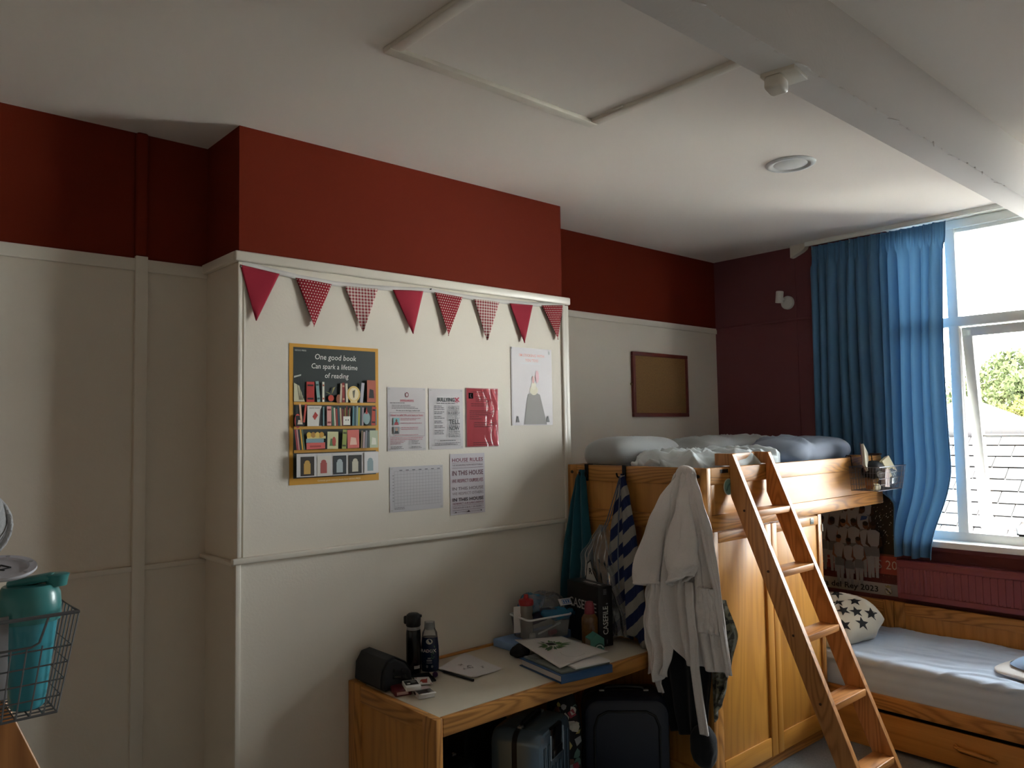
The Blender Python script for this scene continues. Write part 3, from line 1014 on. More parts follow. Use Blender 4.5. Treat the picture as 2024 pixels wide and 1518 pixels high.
# ---------------------------------------------------------------- spot lamp on the window wall
wl = thing('wall_spotlight', (3.886, -.262, 2.60), 'small white spot lamp with round base on the window wall', 'wall light')
wpl = mat('lamp_white', (.60, .60, .58), .35)
b = MB(); b.lathe([(.0001, .022), (.043, .020), (.048, .014), (.048, .0)], (3.886, -.262, 2.609), 36, M=Matrix.Rotation(R(-90), 3, 'Y'))
b.build('base', wpl, wl)
b = MB(); b.tube([(3.868, -.245, 2.628), (3.835, -.235, 2.636)], .009, 10); b.build('arm', wpl, wl)
b = MB(); b.lathe([(.0001, .082), (.023, .082), (.026, .078), (.026, .0), (.021, -.001), (.019, .012), (.0001, .014)], (3.815, -.232, 2.606), 28, M=Matrix.Rotation(R(6), 3, 'X'))
b.build('lamp_head', wpl, wl)
b = MB(); b.lathe([(.0001, .0), (.017, .0), (.018, .003)], (3.815, -.232, 2.612), 20); b.build('lens', mat('lens_grey', '8F8F8B', .2), wl)
# ================================================================== things on the walls
class Print(Sheet):
    def __init__(s, *a, **k):
        super().__init__(*a, **k); s.mats = []; s.key = {}
    def c(s, h, rough=.55):
        if h not in s.key:
            s.key[h] = len(s.mats); s.mats.append(mat('print_%s_%d' % (h, rough * 100), h, rough))
        return s.key[h]
    def done(s, name, label, cat, group=None):
        return tag(s.build(name, s.mats, None, 0), label, cat, group)
UX, UZ, UYN = Vector((1, 0, 0)), Vector((0, 0, 1)), Vector((0, -1, 0))

# ---------------------------------------------------------------- big book poster
p = Print((.217, -.001, 1.520), UX, UZ); PW, PH = .434, .597
def NX(u): return u * PW
def NV(v): return v * PH
p.base(PW, PH, p.c('D2992E'))
p.rect(NX(.04), NV(.045), NX(.965), NV(.975), p.c('2A3230'))
wh = p.c('E8E8E0')
p.text('One good book', NX(.50), NV(.895), .034, wh, .0, xs=.92, shear=.12)
p.text('Can spark a lifetime', NX(.49), NV(.828), .032, wh, .0, xs=.88, shear=.12)
p.text('of reading', NX(.51), NV(.762), .032, wh, .0, xs=.9, shear=.12)
p.text('GECKO PRESS', NX(.055), NV(.948), .0085, p.c('B9BDB5'), .01, 'LEFT')
sh = p.c('CF9A38'); shd = p.c('A9782A')
for v in (.575, .402, .235):
    p.rect(NX(.045), NV(v - .008), NX(.962), NV(v + .010), sh); p.rect(NX(.045), NV(v - .012), NX(.962), NV(v - .008), shd)
def book(u, v, w, h, col, tilt=0.0, band=None, cover=None):
    a = tilt
    q = [(0, 0), (w, 0), (w, h), (0, h)]
    f = lambda x, y: (NX(u) + (x * math.cos(a) - y * math.sin(a)), NV(v) + (x * math.sin(a) + y * math.cos(a)))
    p.poly([f(x * PW, y * PH) for x, y in q], p.c(col))
    if band:
        for b0 in (.12, .78): p.poly([f(x * PW, y * PH) for x, y in ((.12 * w, b0 * h), (.88 * w, b0 * h), (.88 * w, (b0 + .09) * h), (.12 * w, (b0 + .09) * h))], p.c(band))
    if cover:
        p.poly([f(x * PW, y * PH) for x, y in ((.2 * w, .18 * h), (.8 * w, .18 * h), (.72 * w, .55 * h), (.3 * w, .6 * h))], p.c(cover))
# top shelf
p.poly([(NX(.045), NV(.588)), (NX(.16), NV(.588)), (NX(.10), NV(.70)), (NX(.045), NV(.72))], p.c('C9C4A4'))
p.poly([(NX(.045), NV(.755)), (NX(.12), NV(.772)), (NX(.12), NV(.782)), (NX(.045), NV(.768))], p.c('B9BBB0'))
for k in range(4): p.poly([(NX(.10 + k * .012), NV(.60)), (NX(.105 + k * .012), NV(.60)), (NX(.075 + k * .03), NV(.76)), (NX(.073 + k * .03), NV(.76))], p.c('14181A'))
book(.175, .585, .085, .145, 'B32A22', .0, '3A1513')
book(.290, .585, .035, .15, '7FA3A0', .10, '3D5C5C')
book(.345, .587, .022, .145, 'D9D6C6', .0, 'B0563E')
p.disc(NX(.44), NV(.615), .014, .014, p.c('C6452B')); p.poly([(NX(.445), NV(.64)), (NX(.49), NV(.70)), (NX(.46), NV(.69))], p.c('8C8550')); p.poly([(NX(.44), NV(.64)), (NX(.375), NV(.66)), (NX(.42), NV(.655))], p.c('7A7A45'))
p.disc(NX(.525), NV(.61), .012, .02, p.c('8A4B28'))
book(.535, .585, .022, .14, 'C9B8A0', -.05); book(.565, .585, .03, .145, '8E2A27', .02, 'C98C6E'); book(.605, .585, .025, .14, 'D8CFB8', .03)
p.disc(NX(.695), NV(.648), .033, .036, p.c('D9B869')); p.disc(NX(.695), NV(.648), .025, .028, p.c('E6D7B0')); p.rect(NX(.655), NV(.582), NX(.735), NV(.60), p.c('E2C98E'))
p.poly([(NX(.69), NV(.62)), (NX(.70), NV(.62)), (NX(.71), NV(.68)), (NX(.68), NV(.67))], p.c('6E6A5A'))
book(.765, .585, .035, .15, 'B8B4BC', -.10); book(.85, .590, .105, .165, 'B05A44', .0, None, '2A2220')
# second shelf
p.disc(NX(.075), NV(.45), .014, .03, p.c('B8433A')); book(.055, .412, .09, .075, '1B1A1C', 0, None, 'D8C9B6'); book(.105, .44, .02, .13, 'D7A98A', .10); book(.13, .44, .02, .13, 'C04A3C', -.12)
book(.175, .412, .155, .145, 'D9D6CE', 0); p.poly([(NX(.23), NV(.48)), (NX(.26), NV(.515)), (NX(.29), NV(.49)), (NX(.255), NV(.455))], p.c('B23A34')); p.poly([(NX(.30), NV(.414)), (NX(.33), NV(.414)), (NX(.33), NV(.55)), (NX(.315), NV(.53))], p.c('17191B'))
p.text('SNOW WHITE', NX(.252), NV(.537), .0075, p.c('3A3A3A'))
book(.34, .412, .018, .14, '6D8F93'); book(.385, .415, .05, .14, 'D99A93', 0, '8E3C3C')
for k, cc in enumerate(('4F7A5D', 'D8D0BA', 'A6423C', '355A63', 'C7B58E', '7A2D2D')): book(.445 + k * .022, .413, .017, .14 - .008 * (k % 3), cc, .05)
p.rect(NX(.565), NV(.418), NX(.645), NV(.482), p.c('E8E5DA')); p.disc(NX(.595), NV(.455), .0025, .003, p.c('222222')); p.disc(NX(.62), NV(.455), .0025, .003, p.c('222222'))
for k, cc in enumerate(('8A5A3A', 'B7A04E', 'A33A3A', '5F7F4E', 'D59B86')): book(.57 + k * .015, .482, .008, .05 + .012 * (k % 3), cc, .06 - .03 * k)
for k, cc in enumerate(('5E8A92', '3E5E66', '8EA3A0', 'B9B84C', '3F4A4A', 'A89AA0')): book(.665 + k * .022, .413, .018, .145 - .01 * (k % 2), cc, -.03)
p.disc(NX(.83), NV(.468), .018, .028, p.c('8FA7A8')); p.poly([(NX(.815), NV(.50)), (NX(.845), NV(.50)), (NX(.832), NV(.555))], p.c('B23A34')); book(.885, .415, .05, .14, 'B8432F', -.06, '3A1513'); book(.935, .415, .015, .12, '77877E')
# third shelf
for k, cc in enumerate(('A33C40', 'C98E8E', '2F3A38', 'D9A93A', '5F6F55')): book(.055 + k * .018, .245, .014, .145, cc, .12)
book(.155, .248, .20, .045, 'D2605A', .02, None); p.rect(NX(.19), NV(.262), NX(.31), NV(.274), p.c('A8413E')); book(.15, .295, .19, .028, '7E9DA6', -.01); book(.16, .323, .20, .018, 'D9C98A', .0)
for k, cc in enumerate(('D9B545', 'B0833A', 'E0C060', 'CE9B3A')): p.disc(NX(.18 + k * .045), NV(.35), .011, .012, p.c(cc))
book(.375, .247, .12, .125, 'C9C79A', -.02, None, '5C7A4B'); p.disc(NX(.45), NV(.30), .009, .02, p.c('B0483C'))
book(.535, .246, .05, .14, '8F9A4A', -.07, '4A4F2A'); book(.60, .247, .135, .135, 'CF6A60', .02, None, 'E2B9A6')
for k, cc in enumerate(('7D6B4E', 'B9A0A0', '8A8A92', '4F5A58')): book(.75 + k * .025, .246, .02, .13 - .01 * (k % 2), cc, -.05)
book(.855, .246, .10, .13, 'B9C2A6', .0, None, 'E4E2D4')
# foot panel with five covers
p.rect(NX(.045), NV(.055), NX(.955), NV(.218), p.c('C9C6C4'))
for k, (cc, c2) in enumerate((('2A2018', 'C49A4A'), ('CFC9BF', 'A8514A'), ('23282C', 'A9B4B6'), ('2C2A26', 'C8C2AE'), ('DDDAD8', '8FA3A8'))):
    u0 = .085 + k * .175
    book(u0, .062, .145 if k < 4 else .17, .135 if k < 4 else .15, cc)
    p.rect(NX(u0 + .035), NV(.075), NX(u0 + .105), NV(.15), p.c(c2)); p.disc(NX(u0 + .07), NV(.155), .012, .010, p.c(c2))
p.text('Curiously good children\u2019s books from GECKO PRESS', NX(.50), NV(.020), .0095, p.c('F0E2BC'))
# the fold down the middle catches the light: two slightly angled halves
p.done('book_poster', 'large yellow-bordered poster of bookshelves on the white wall, One good book lettering', 'poster', 'papers pinned to the white wall')

# ---------------------------------------------------------------- smaller sheets
def tab(p, w, h):
    for u in (.010, w - .010):
        for v in (.008, h - .008): p.rect(u - .006, v - .003, u + .006, v + .003, p.c('B9B8B4', .4))
p = Print((.699, -.001, 1.647), UX, UZ); w, h = .214, .296
p.base(w, h, p.c('C9C5C6', .28)); tab(p, w, h)
p.disc(.107, .262, .010, .012, p.c('7A2A34')); p.disc(.107, .262, .006, .008, p.c('C9C5C6', .28))
p.text('SAFEGUARDING', .107, .232, .0105, p.c('B4324A'), .03); p.rect(.068, .229, .146, .2302, p.c('B4324A'))
p.lines(.012, .2225, .10, 1, .01, .0024, p.c('3A3638')); p.lines(.022, .211, .19, 3, .0068, .0022, p.c('555054'), 2)
p.text('We want you to feel happy, healthy & safe', .112, .1855, .0078, p.c('232024'), .02)
p.frame(.010, .068, .206, .179, .0009, p.c('6E2C3A'))
p.text('Need to talk? We are here to listen', .108, .163, .0112, p.c('B4324A'), .015, width=.178); p.rect(.018, .1605, .197, .1612, p.c('B4324A'))
for v, a, b_, c2 in ((.121, '7FB0B4', '9A2F3A', '6B4A3A'), (.080, '8B8C8E', '2A2B30', 'B58C74')):
    p.rect(.030, v, .062, v + .033, p.c(a)); p.poly([(.033, v), (.059, v), (.054, v + .014), (.038, v + .014)], p.c(b_)); p.disc(.046, v + .020, .0055, .0075, p.c(c2))
p.lines(.070, .150, .195, 2, .007, .0022, p.c('A94456'), 3); p.lines(.070, .128, .20, 1, .007, .0022, p.c('A94456'), 4); p.lines(.070, .108, .20, 2, .008, .0022, p.c('A94456'), 5)
p.lines(.035, .0735, .18, 1, .01, .002, p.c('A94456'), 6, .1); p.lines(.010, .060, .205, 2, .008, .0022, p.c('A94456'), 7, .2); p.lines(.010, .045, .10, 3, .0065, .002, p.c('8E3A48'), 8); p.lines(.012, .020, .09, 3, .005, .0019, p.c('444044'), 9)
p.lines(.128, .045, .18, 3, .0065, .002, p.c('444044'), 10); p.lines(.128, .018, .19, 2, .0055, .002, p.c('444044'), 11)
p.done('notice_sheet', 'white notice with red headings and two small portraits, left of the BULLYING sheet', 'notice', 'papers pinned to the white wall')

p = Print((.932, -.001, 1.648), UX, UZ); w, h = .207, .294
p.base(w, h, p.c('C8C4C6', .28)); tab(p, w, h)
p.text('BULLYING', .102, .232, .0265, p.c('2A3338'), .025, width=.105)
rd_ = p.c('B8304C')
for a in (.7, 2.45): p.poly([(.170 + x * math.cos(a) - y * math.sin(a), .2415 + x * math.sin(a) + y * math.cos(a)) for x, y in ((-.017, -.0035), (.017, -.002), (.016, .004), (-.016, .002))], rd_)
p.poly([(.168, .225), (.172, .225), (.1705, .262)], rd_)
p.lines(.045, .222, .160, 1, .01, .0034, p.c('3A3638'), 17, .02)
for k, v in enumerate((.208, .180, .158, .135, .112, .090)):
    p.lines(.030, v, .095, 2 if k not in (0, 5) else 3, .0078, .0028, p.c('2E2A2E'), 20 + k, .35)
X0 = .148
for body, v, s_, bd, wd_ in (('DO YOU KNOW', .205, .0098, 0, .068), ('SOMEONE', .193, .0145, 0, .068), ('WHO IS BEING', .184, .0088, 0, .068), ('BULLIED?', .169, .0165, .012, .070),
                             ("DON'T KEEP IT", .158, .0098, 0, .068), ('TO YOURSELF', .147, .0098, 0, .068), ('TELL', .123, .0265, .02, .068), ('AN ADULT', .112, .0105, 0, .068), ('NOW', .092, .0250, .02, .062),
                             ('YOU KNOW', .081, .0105, .01, .070), ('BULLYING', .069, .0125, 0, .070), ('IS WRONG', .057, .0125, .006, .070)):
    p.text(body, X0, v, s_ * 1.15, p.c('2A2A2E' if bd else '4A484C'), bd, width=wd_)
p.frame(.026, .018, .186, .048, .0007, p.c('5A565A')); p.lines(.060, .041, .16, 1, .01, .0026, p.c('2E2A2E'), 30, .1); p.lines(.030, .029, .182, 2, .0075, .0024, p.c('3A363A'), 31, .1)
p.done('notice_sheet', 'white sheet headed BULLYING with TELL NOW in large letters, middle of its row', 'notice', 'papers pinned to the white wall')

p = Print((1.160, -.001, 1.654), UX, UZ); w, h = .211, .297
mat('print_B02434_14', 'D83A4A', .5)
gl = p.c('B02434', .14)
p.base(w, h, p.c('D59AA0', .14)); p.rect(.004, .004, w - .004, h - .004, gl)
p.rect(.016, .243, .046, .272, p.c('1E1418', .14)); p.disc(.033, .257, .008, .010, p.c('5A4A52', .14)); p.disc(.036, .258, .006, .009, p.c('1E1418', .14))
dk_ = p.c('7E1826', .5)
for v, n, a, b_ in ((.275, 1, .03, .13), (.250, 3, .06, .17), (.215, 2, .03, .16), (.180, 3, .02, .19), (.150, 2, .02, .10), (.120, 3, .05, .19), (.020, 2, .04, .18)): p.lines(a, v, b_, n, .010, .0028, dk_, int(v * 900))
red = p.done('notice_sheet', 'glossy red laminated sheet, rightmost of the upper row of papers', 'notice', 'papers pinned to the white wall')
b = MB()
def lamf(u, v):
    k = sstep(.25, .75, u + .25 * (v - .5))
    d = .0048 + .0028 * k * (math.sin(u * 34 + 3.5 * v + 2 * math.sin(v * 7)) + .6 * math.sin(v * 19 + u * 11)) + .0007 * mnoise.noise(Vector((u * 9, v * 9, 2)))
    return p.P(w * u, h * v, max(.0052, d))
b.grid(lamf, 60, 70)
b.build('laminate', clear('laminate_film', (1, 1, 1), .065, .05), red, 180)

# animal poster: the story-book design is replaced by plain shapes
p = Print((1.465, -.001, 1.760), UX, UZ); w, h = .300, .415
p.base(w, h, p.c('CBC5C8', .4))
p.text("I'M STICKING WITH", .150, .368, .0205, p.c('E0968C'), .008, width=.185); p.text('YOU TOO', .150, .342, .0205, p.c('E0968C'), .008, width=.095); p.rect(.07, .330, .215, .3325, p.c('C9CDD2', .4))
p.poly([(.085, .004), (.255, .004), (.205, .165), (.185, .172), (.135, .172), (.115, .165)], p.c('8B8783', .5))
p.disc(.160, .188, .030, .026, p.c('DDD6BE', .5)); p.disc(.160, .212, .018, .020, p.c('E3DCC8', .5)); p.disc(.157, .245, .009, .020, p.c('D9A9A6', .5)); p.disc(.186, .262, .014, .034, p.c('DDB4BC', .5))
for u in (.040, .262): p.poly([(u - .012, .016), (u + .012, .016), (u + .004, .048), (u - .004, .048)], p.c('5E5C5C', .5))
p.disc(.278, .396, .005, .011, p.c('9AA09C', .4)); p.rect(.002, .0, .0045, .415, p.c('8A8A84', .5)); p.rect(.0, .404, .004, .413, p.c('2C2C2A', .5))
p.done('animal_poster', 'pale pink-grey poster with a grey figure and soft pink lettering, nearest the breast corner', 'poster', 'papers pinned to the white wall')

p = Print((.709, -.001, 1.367), UX, UZ); w, h = .302, .207
p.base(w, h, p.c('C6C4C8', .3)); tab(p, w, h)
g_ = p.c('8E8C90'); d_ = p.nl()
gx0, gx1, gy0, gy1 = .024, .288, .026, .186
for i in range(12): v = gy0 + (gy1 - gy0) * i / 11; p.rect(gx0, v, gx1, v + .0008, g_, d_)
for i in range(16): u = gx0 + (gx1 - gx0) * i / 15; p.rect(u, gy0, u + .0008, gy1, g_, d_)
for i in range(7): p.rect(.052 + i * .036, .189, .068 + i * .036, .192, p.c('55535A'), d_)
for i in range(9): p.rect(.014, .166 - i * .0145, .022, .168 - i * .0145, p.c('6A686E'), d_)
p.lines(.024, .018, .09, 2, .006, .002, p.c('6A686E'), 41)
p.done('chart_sheet', 'landscape sheet with an empty printed table, lowest at the left', 'chart', 'papers pinned to the white wall')

p = Print((1.055, -.001, 1.325), UX, UZ); w, h = .219, .298
p.base(w, h, p.c('C6C0C6', .28))
for body, v, s_, cc, bd, wd_ in (('HOUSE RULES', .259, .0245, '6E2038', .02, .196), ('THE BOARDING NON-NEGOTIABLES', .238, .0115, '5E3A4A', 0, .196), ('IN THIS HOUSE', .192, .0330, '5A1A30', .012, .196), ('WE RESPECT OURSELVES', .157, .0240, '7A2840', .004, .196),
                                 ('IN THIS HOUSE', .120, .0215, '6A565E', 0, .196), ('WE RESPECT OTHERS', .097, .0185, '7E6C74', 0, .196), ('IN THIS HOUSE', .066, .0230, '2E1220', .018, .196), ('WE RESPECT OUR SURROUNDINGS', .050, .0125, '6E2038', .008, .196), ('THIS HOUSE IS BUILT ON RESPECT', .030, .0115, '5E3A4A', 0, .196)):
    p.text(body, .110, v, s_, p.c(cc), bd, width=wd_)
for v in (.253, .228, .044, .022): p.rect(.010, v, .209, v + .0012, p.c('5A1A30'))
p.rect(.03, .0125, .19, .0135, p.c('2E1220')); p.disc(.03, .013, .004, .003, p.c('2E1220')); p.disc(.19, .013, .004, .003, p.c('2E1220')); p.poly([(.10, .010), (.12, .010), (.11, .019)], p.c('2E1220'))
p.done('house_rules_sheet', 'HOUSE RULES sheet with maroon lettering, lowest at the right', 'notice', 'papers pinned to the white wall')

# ---------------------------------------------------------------- team poster on the window wall
p = Print((3.885, -.330, .640), UYN, UZ); w, h = .605, .90
p.base(w, h, p.c('B4B3B4', .35)); p.rect(.0, .075, w, h, p.c('17191D', .35))
rs = random.Random(21)
d_ = p.nl()
fl = [p.c(x, .4) for x in ('A8A8AC', 'CFCABF', '8A746A', 'DCDCDE')]
for k in range(620):
    u, v, s_ = rs.uniform(.0, w - .004), rs.uniform(.28, h - .004), rs.uniform(.0035, .0085)
    p.poly([(u, v), (u + s_, v + s_ * .4), (u + s_ * .7, v + s_ * 1.2)], fl[k % 4], d_)
p.rect(0, .075, w, .150, p.c('5E2224', .35)); p.rect(0, .135, w, .250, p.c('A2453C', .35)); p.rect(0, .250, w, .262, p.c('6E3A34', .35))
d_ = p.nl()
for k in range(260):
    u, v, s_ = rs.uniform(.0, w - .006), rs.uniform(.078, .15), rs.uniform(.002, .005)
    p.poly([(u, v), (u + s_, v + s_ * .3), (u + s_ * .6, v + s_)], p.c(('7A5A50', 'A08478', '3A1A1A')[k % 3], .4), d_)
p.text('F CHAMPIONS 20', .318, .168, .080, p.c('C9B6AE', .35), .0, width=.575)
wk, gk = p.c('94969E', .4), p.c('686A72', .4)
skin = [p.c(x, .4) for x in ('6B4534', '3A2620', '8A5E48', '4A3026')]
hair = p.c('181416', .4)
def figure(u, v, s_, i, arms=0):
    d1_ = p.nl()
    p.poly([(u - .020 * s_, v - .19 * s_), (u - .003 * s_, v - .19 * s_), (u, v - .06 * s_), (u - .028 * s_, v - .05 * s_)], wk, d1_)
    p.poly([(u + .005 * s_, v - .19 * s_), (u + .022 * s_, v - .19 * s_), (u + .030 * s_, v - .05 * s_), (u, v - .06 * s_)], wk, d1_)
    p.poly([(u - .033 * s_, v - .06 * s_), (u + .034 * s_, v - .06 * s_), (u + .030 * s_, v), (u - .030 * s_, v)], gk)
    p.poly([(u - .030 * s_, v), (u + .030 * s_, v), (u + .038 * s_, v + .085 * s_), (u + .014 * s_, v + .10 * s_), (u - .014 * s_, v + .10 * s_), (u - .038 * s_, v + .085 * s_)], wk)
    if arms == 1:
        p.poly([(u - .038 * s_, v + .085 * s_), (u - .026 * s_, v + .09 * s_), (u - .030 * s_, v + .22 * s_), (u - .044 * s_, v + .22 * s_)], skin[i % 4])
        p.poly([(u + .038 * s_, v + .085 * s_), (u + .026 * s_, v + .09 * s_), (u + .034 * s_, v + .22 * s_), (u + .048 * s_, v + .22 * s_)], skin[i % 4])
    else:
        p.poly([(u - .038 * s_, v + .085 * s_), (u - .052 * s_, v + .01 * s_), (u - .020 * s_, v - .01 * s_), (u - .022 * s_, v + .005 * s_), (u - .036 * s_, v + .02 * s_)], skin[i % 4])
        p.poly([(u + .038 * s_, v + .085 * s_), (u + .054 * s_, v + .01 * s_), (u + .022 * s_, v - .012 * s_), (u + .024 * s_, v + .004 * s_), (u + .038 * s_, v + .02 * s_)], skin[i % 4])
    p.disc(u, v + .128 * s_, .017 * s_, .023 * s_, skin[i % 4]); p.disc(u, v + .140 * s_, .0175 * s_, .014 * s_, hair)
k = 0
for v, us, s_, ar in ((.50, (.10, .17, .235, .30, .37, .43), .95, 1), (.42, (.08, .15, .22, .295, .345, .41), 1.0, 0), (.315, (.13, .205, .28, .35, .43, .48), 1.05, 0), (.215, (.25, .315, .38), .95, 0)):
    for u in us:
        figure(u, v + rs.uniform(-.012, .012), s_, k, ar if k % 3 == 0 else 0); k += 1
p.poly([(.205, .60), (.255, .60), (.265, .70), (.195, .70)], p.c('9A9CA2', .25)); p.rect(.215, .56, .245, .60, p.c('7A7C82', .25))
p.poly([(.40, .47), (.44, .48), (.45, .50), (.41, .50)], p.c('2C4A86', .4))
p.text('Copa del Rey 2023', .272, .024, .052, p.c('17181C', .35), .012, width=.455)
p.disc(.562, .036, .023, .024, p.c('8E8A72', .35)); p.disc(.562, .036, .019, .020, p.c('C4C2BC', .35)); p.poly([(.546, .046), (.552, .052), (.579, .027), (.573, .020)], p.c('4A4A5A', .35))
p.poly([(.546, .060), (.578, .060), (.582, .074), (.571, .068), (.562, .078), (.553, .068), (.542, .074)], p.c('A2976A', .35)); p.disc(.562, .036, .006, .007, p.c('8A7F58', .35))
for u in (.15, .30, .45): p.rect(u, 0, u + .0012, .072, p.c('9A999A', .35))
p.done('team_poster', 'dark football team poster reading Copa del Rey 2023 under the loft bed', 'poster')

# ---------------------------------------------------------------- cork board
cb = thing('cork_board', (3.17, .33, 1.81), 'cork pin board in a red wooden frame on the alcove wall', 'pin board')
rdw = mat('red_stained_wood', (.155, .028, .022), .4, var=.1, vscale=20)
x0, x1, z0, z1, fw_ = 2.862, 3.484, 1.812, 2.257, .026
b = MB()
b.box(x0, x1, .322, .344, z1 - fw_, z1, bev=.003); b.box(x0, x1, .322, .344, z0, z0 + fw_, bev=.003)
b.box(x0, x0 + fw_, .322, .344, z0 + fw_, z1 - fw_, bev=.003); b.box(x1 - fw_, x1, .322, .344, z0 + fw_, z1 - fw_, bev=.003)
b.build('frame', rdw, cb)
b = MB(); b.box(x0 + fw_, x1 - fw_, .330, .343, z0 + fw_, z1 - fw_)
b.build('cork', mat('cork', '8C6B42', .9, var=.28, vscale=90, bump=.4, bscale=150), cb, 0)
b = MB(); b.lathe([(.0001, .006), (.006, .004), (.008, 0)], (x0 - .006, .338, 2.035), 14, M=Matrix.Rotation(R(90), 3, 'X')); b.box(x0 - .012, x0, .336, .344, 2.030, 2.040, bev=.001)
b.build('mirror_clip', mat('brass', '8A7A55', .3, metal=.8), cb)

# ---------------------------------------------------------------- bunting
bt = thing('bunting', (.93, -.012, 2.2), 'string of eight red pennants on white tape below the picture rail', 'bunting')
pts = [(-.004, 2.431), (.08, 2.422), (.25, 2.404), (.42, 2.395), (.60, 2.398), (.80, 2.410), (.945, 2.421), (1.05, 2.415), (1.25, 2.410), (1.45, 2.412), (1.65, 2.420), (1.862, 2.440)]
def tapez(x):
    for (a, za), (c_, zc) in zip(pts, pts[1:]):
        if x <= c_: return za + (zc - za) * (x - a) / (c_ - a)
    return pts[-1][1]
b = MB()
b.grid(lambda u, v: Vector((-.004 + 1.866 * u, -.006 - .002 * math.sin(u * 70), tapez(-.004 + 1.866 * u) + .009 - .022 * v)), 90, 1)
b.build('tape', cloth('white_bunting_tape', (.66, .64, .62), .03, .1, 400), bt, 180, solid=.0012)
b = MB(); b.lathe([(.0001, .004), (.004, .003), (.005, 0)], (.004, -.009, 2.415), 12, M=Matrix.Rotation(R(90), 3, 'X')); b.build('eyelet', mat('eyelet_metal', '8C8C88', .3, metal=.9), bt)
b = MB(); b.cyl((.945, -.004, 2.424), (.945, -.014, 2.424), .003, n=8); b.build('pin', black_metal, bt)
plain = cloth('crimson_cotton', (.33, .008, .030), .05, .15, 500, .1)
dots = uvpattern('crimson_dots', 'dots', '8E0F22', 'D9C7BE', 13)
ging = uvpattern('crimson_gingham', 'gingham', 'D8C9C2', '8E1226', 11)
for i, (xl, xr, xt, zt) in enumerate([(.000, .170, .066, 2.194), (.242, .412, .325, 2.190), (.474, .648, .566, 2.188), (.728, .902, .836, 2.195), (.968, 1.140, 1.046, 2.200), (1.212, 1.384, 1.294, 2.196), (1.456, 1.624, 1.552, 2.196), (1.690, 1.858, 1.808, 2.232)]):
    zl, zr = tapez(xl) - .008, tapez(xr) - .008
    def pf(u, v, xl=xl, xr=xr, xt=xt, zt=zt, zl=zl, zr=zr, i=i):
        a = Vector((xl, 0, zl)); c_ = Vector((xr, 0, zr)); t_ = Vector((xt, 0, zt))
        top = a + (c_ - a) * u
        q = top + (t_ - top) * min(v, .985)
        q.y = -.009 - .010 * v * (.6 + .5 * math.sin(i * 2.1 + 3 * u)) - .006 * (1 - v) * math.sin(u * PI) * (i % 2)
        return (q, (u * (1 - v) + (.5) * v, v * 1.25))
    b = MB(); b.grid(pf, 14, 18)
    o = b.build('pennant', (plain, dots, ging)[i % 3], bt, 180, solid=.0008)
    o['label'] = ('plain crimson', 'white-dotted red', 'red gingham')[i % 3] + ' pennant'
# ================================================================== small things
def decal(out, target, geo, O, U, V, mi, reach=.25, lift=.0006):
    """print wrapped on to a curved body: each point is dropped on to the target along the face direction"""
    bv = BVHTree.FromPolygons(target.v, target.f)
    U, V = Vector(U).normalized(), Vector(V).normalized(); N = U.cross(V)
    vs = []
    for a, b_ in geo[0]:
        o_ = Vector(O) + U * a + V * b_
        h, n, i, d = bv.ray_cast(o_ + N * reach, -N)
        if h is None: return
        vs.append(h + N * lift)
    out.add(vs, geo[1], mi)
def tgeo(body, size, bold=0.0, width=None, rot=0.0, align='CENTER'):
    vs, fs = text_geo(body, bold, align)
    xs = 1.0
    if width: xs = width / ((max(p.x for p in vs) - min(p.x for p in vs)) * size)
    c, s = math.cos(rot), math.sin(rot)
    return ([(p.x * size * xs * c - p.y * size * s, p.x * size * xs * s + p.y * size * c) for p in vs], fs)
def rgeo(w, h, n=6):
    vs = [(w * (i / n - .5), h * (j - .5)) for j in (0, 1) for i in range(n + 1)]
    return (vs, [[i, i + 1, n + 2 + i, n + 1 + i] for i in range(n)])
def egeo(a, b_, n=20):
    return ([(a * math.cos(2 * PI * k / n), b_ * math.sin(2 * PI * k / n)) for k in range(n)], [list(range(n))])
CU, CV = Vector((.747, -.665, 0)), Vector((0, 0, 1))      # across and up, for labels turned into the room
black_nylon = mat('black_nylon', '15161A', .75, bump=.3, bscale=500)
black_plastic = mat('black_plastic', '101114', .35)
white_ink = mat('white_ink', 'C4C4C0', .6)
grey_ink = mat('grey_ink', '7C8088', .6)
paper = mat('white_paper', (.66, .64, .645), .7)
cardw = mat('white_card', (.68, .66, .64), .5)

# ---------------------------------------------------------------- left end of the desk
t = thing('camera_pouch', (.585, -.145, DZ), 'black padded camera pouch on the left end of the desk', 'bag')
prof = [(.522, 0), (.512, .03), (.517, .085), (.540, .122), (.575, .128), (.625, .100), (.655, .060), (.662, .02), (.655, 0)]
b = MB(); b.prism([(x, -.040, DZ + z) for x, z in prof], (0, -.205, 0))
o = b.build('body', black_nylon, t, 30); md = o.modifiers.new('soft', 'BEVEL'); md.width = .010; md.segments = 3; md.limit_method = 'ANGLE'
b = MB(); fl_ = [(.505, .02), (.510, .088), (.537, .128), (.578, .135), (.632, .105), (.650, .080)]
b.prism([(x, -.034, DZ + z) for x, z in fl_] + [(x + .004, -.034, DZ + z - .006) for x, z in fl_[::-1]], (0, -.200, 0)); b.build('flap', mat('black_flap', '1B1D20', .6, bump=.2, bscale=300), t, 30)
for z in (.035, .062):
    b = MB(); b.rbox((.60, -.247, DZ + z + .012), (.07, .006, .012), Matrix.Rotation(R(12), 3, 'Y'), bev=.002); b.rbox((.612, -.251, DZ + z + .012), (.022, .005, .016), Matrix.Rotation(R(12), 3, 'Y'), bev=.002); b.build('buckle', black_plastic, t)

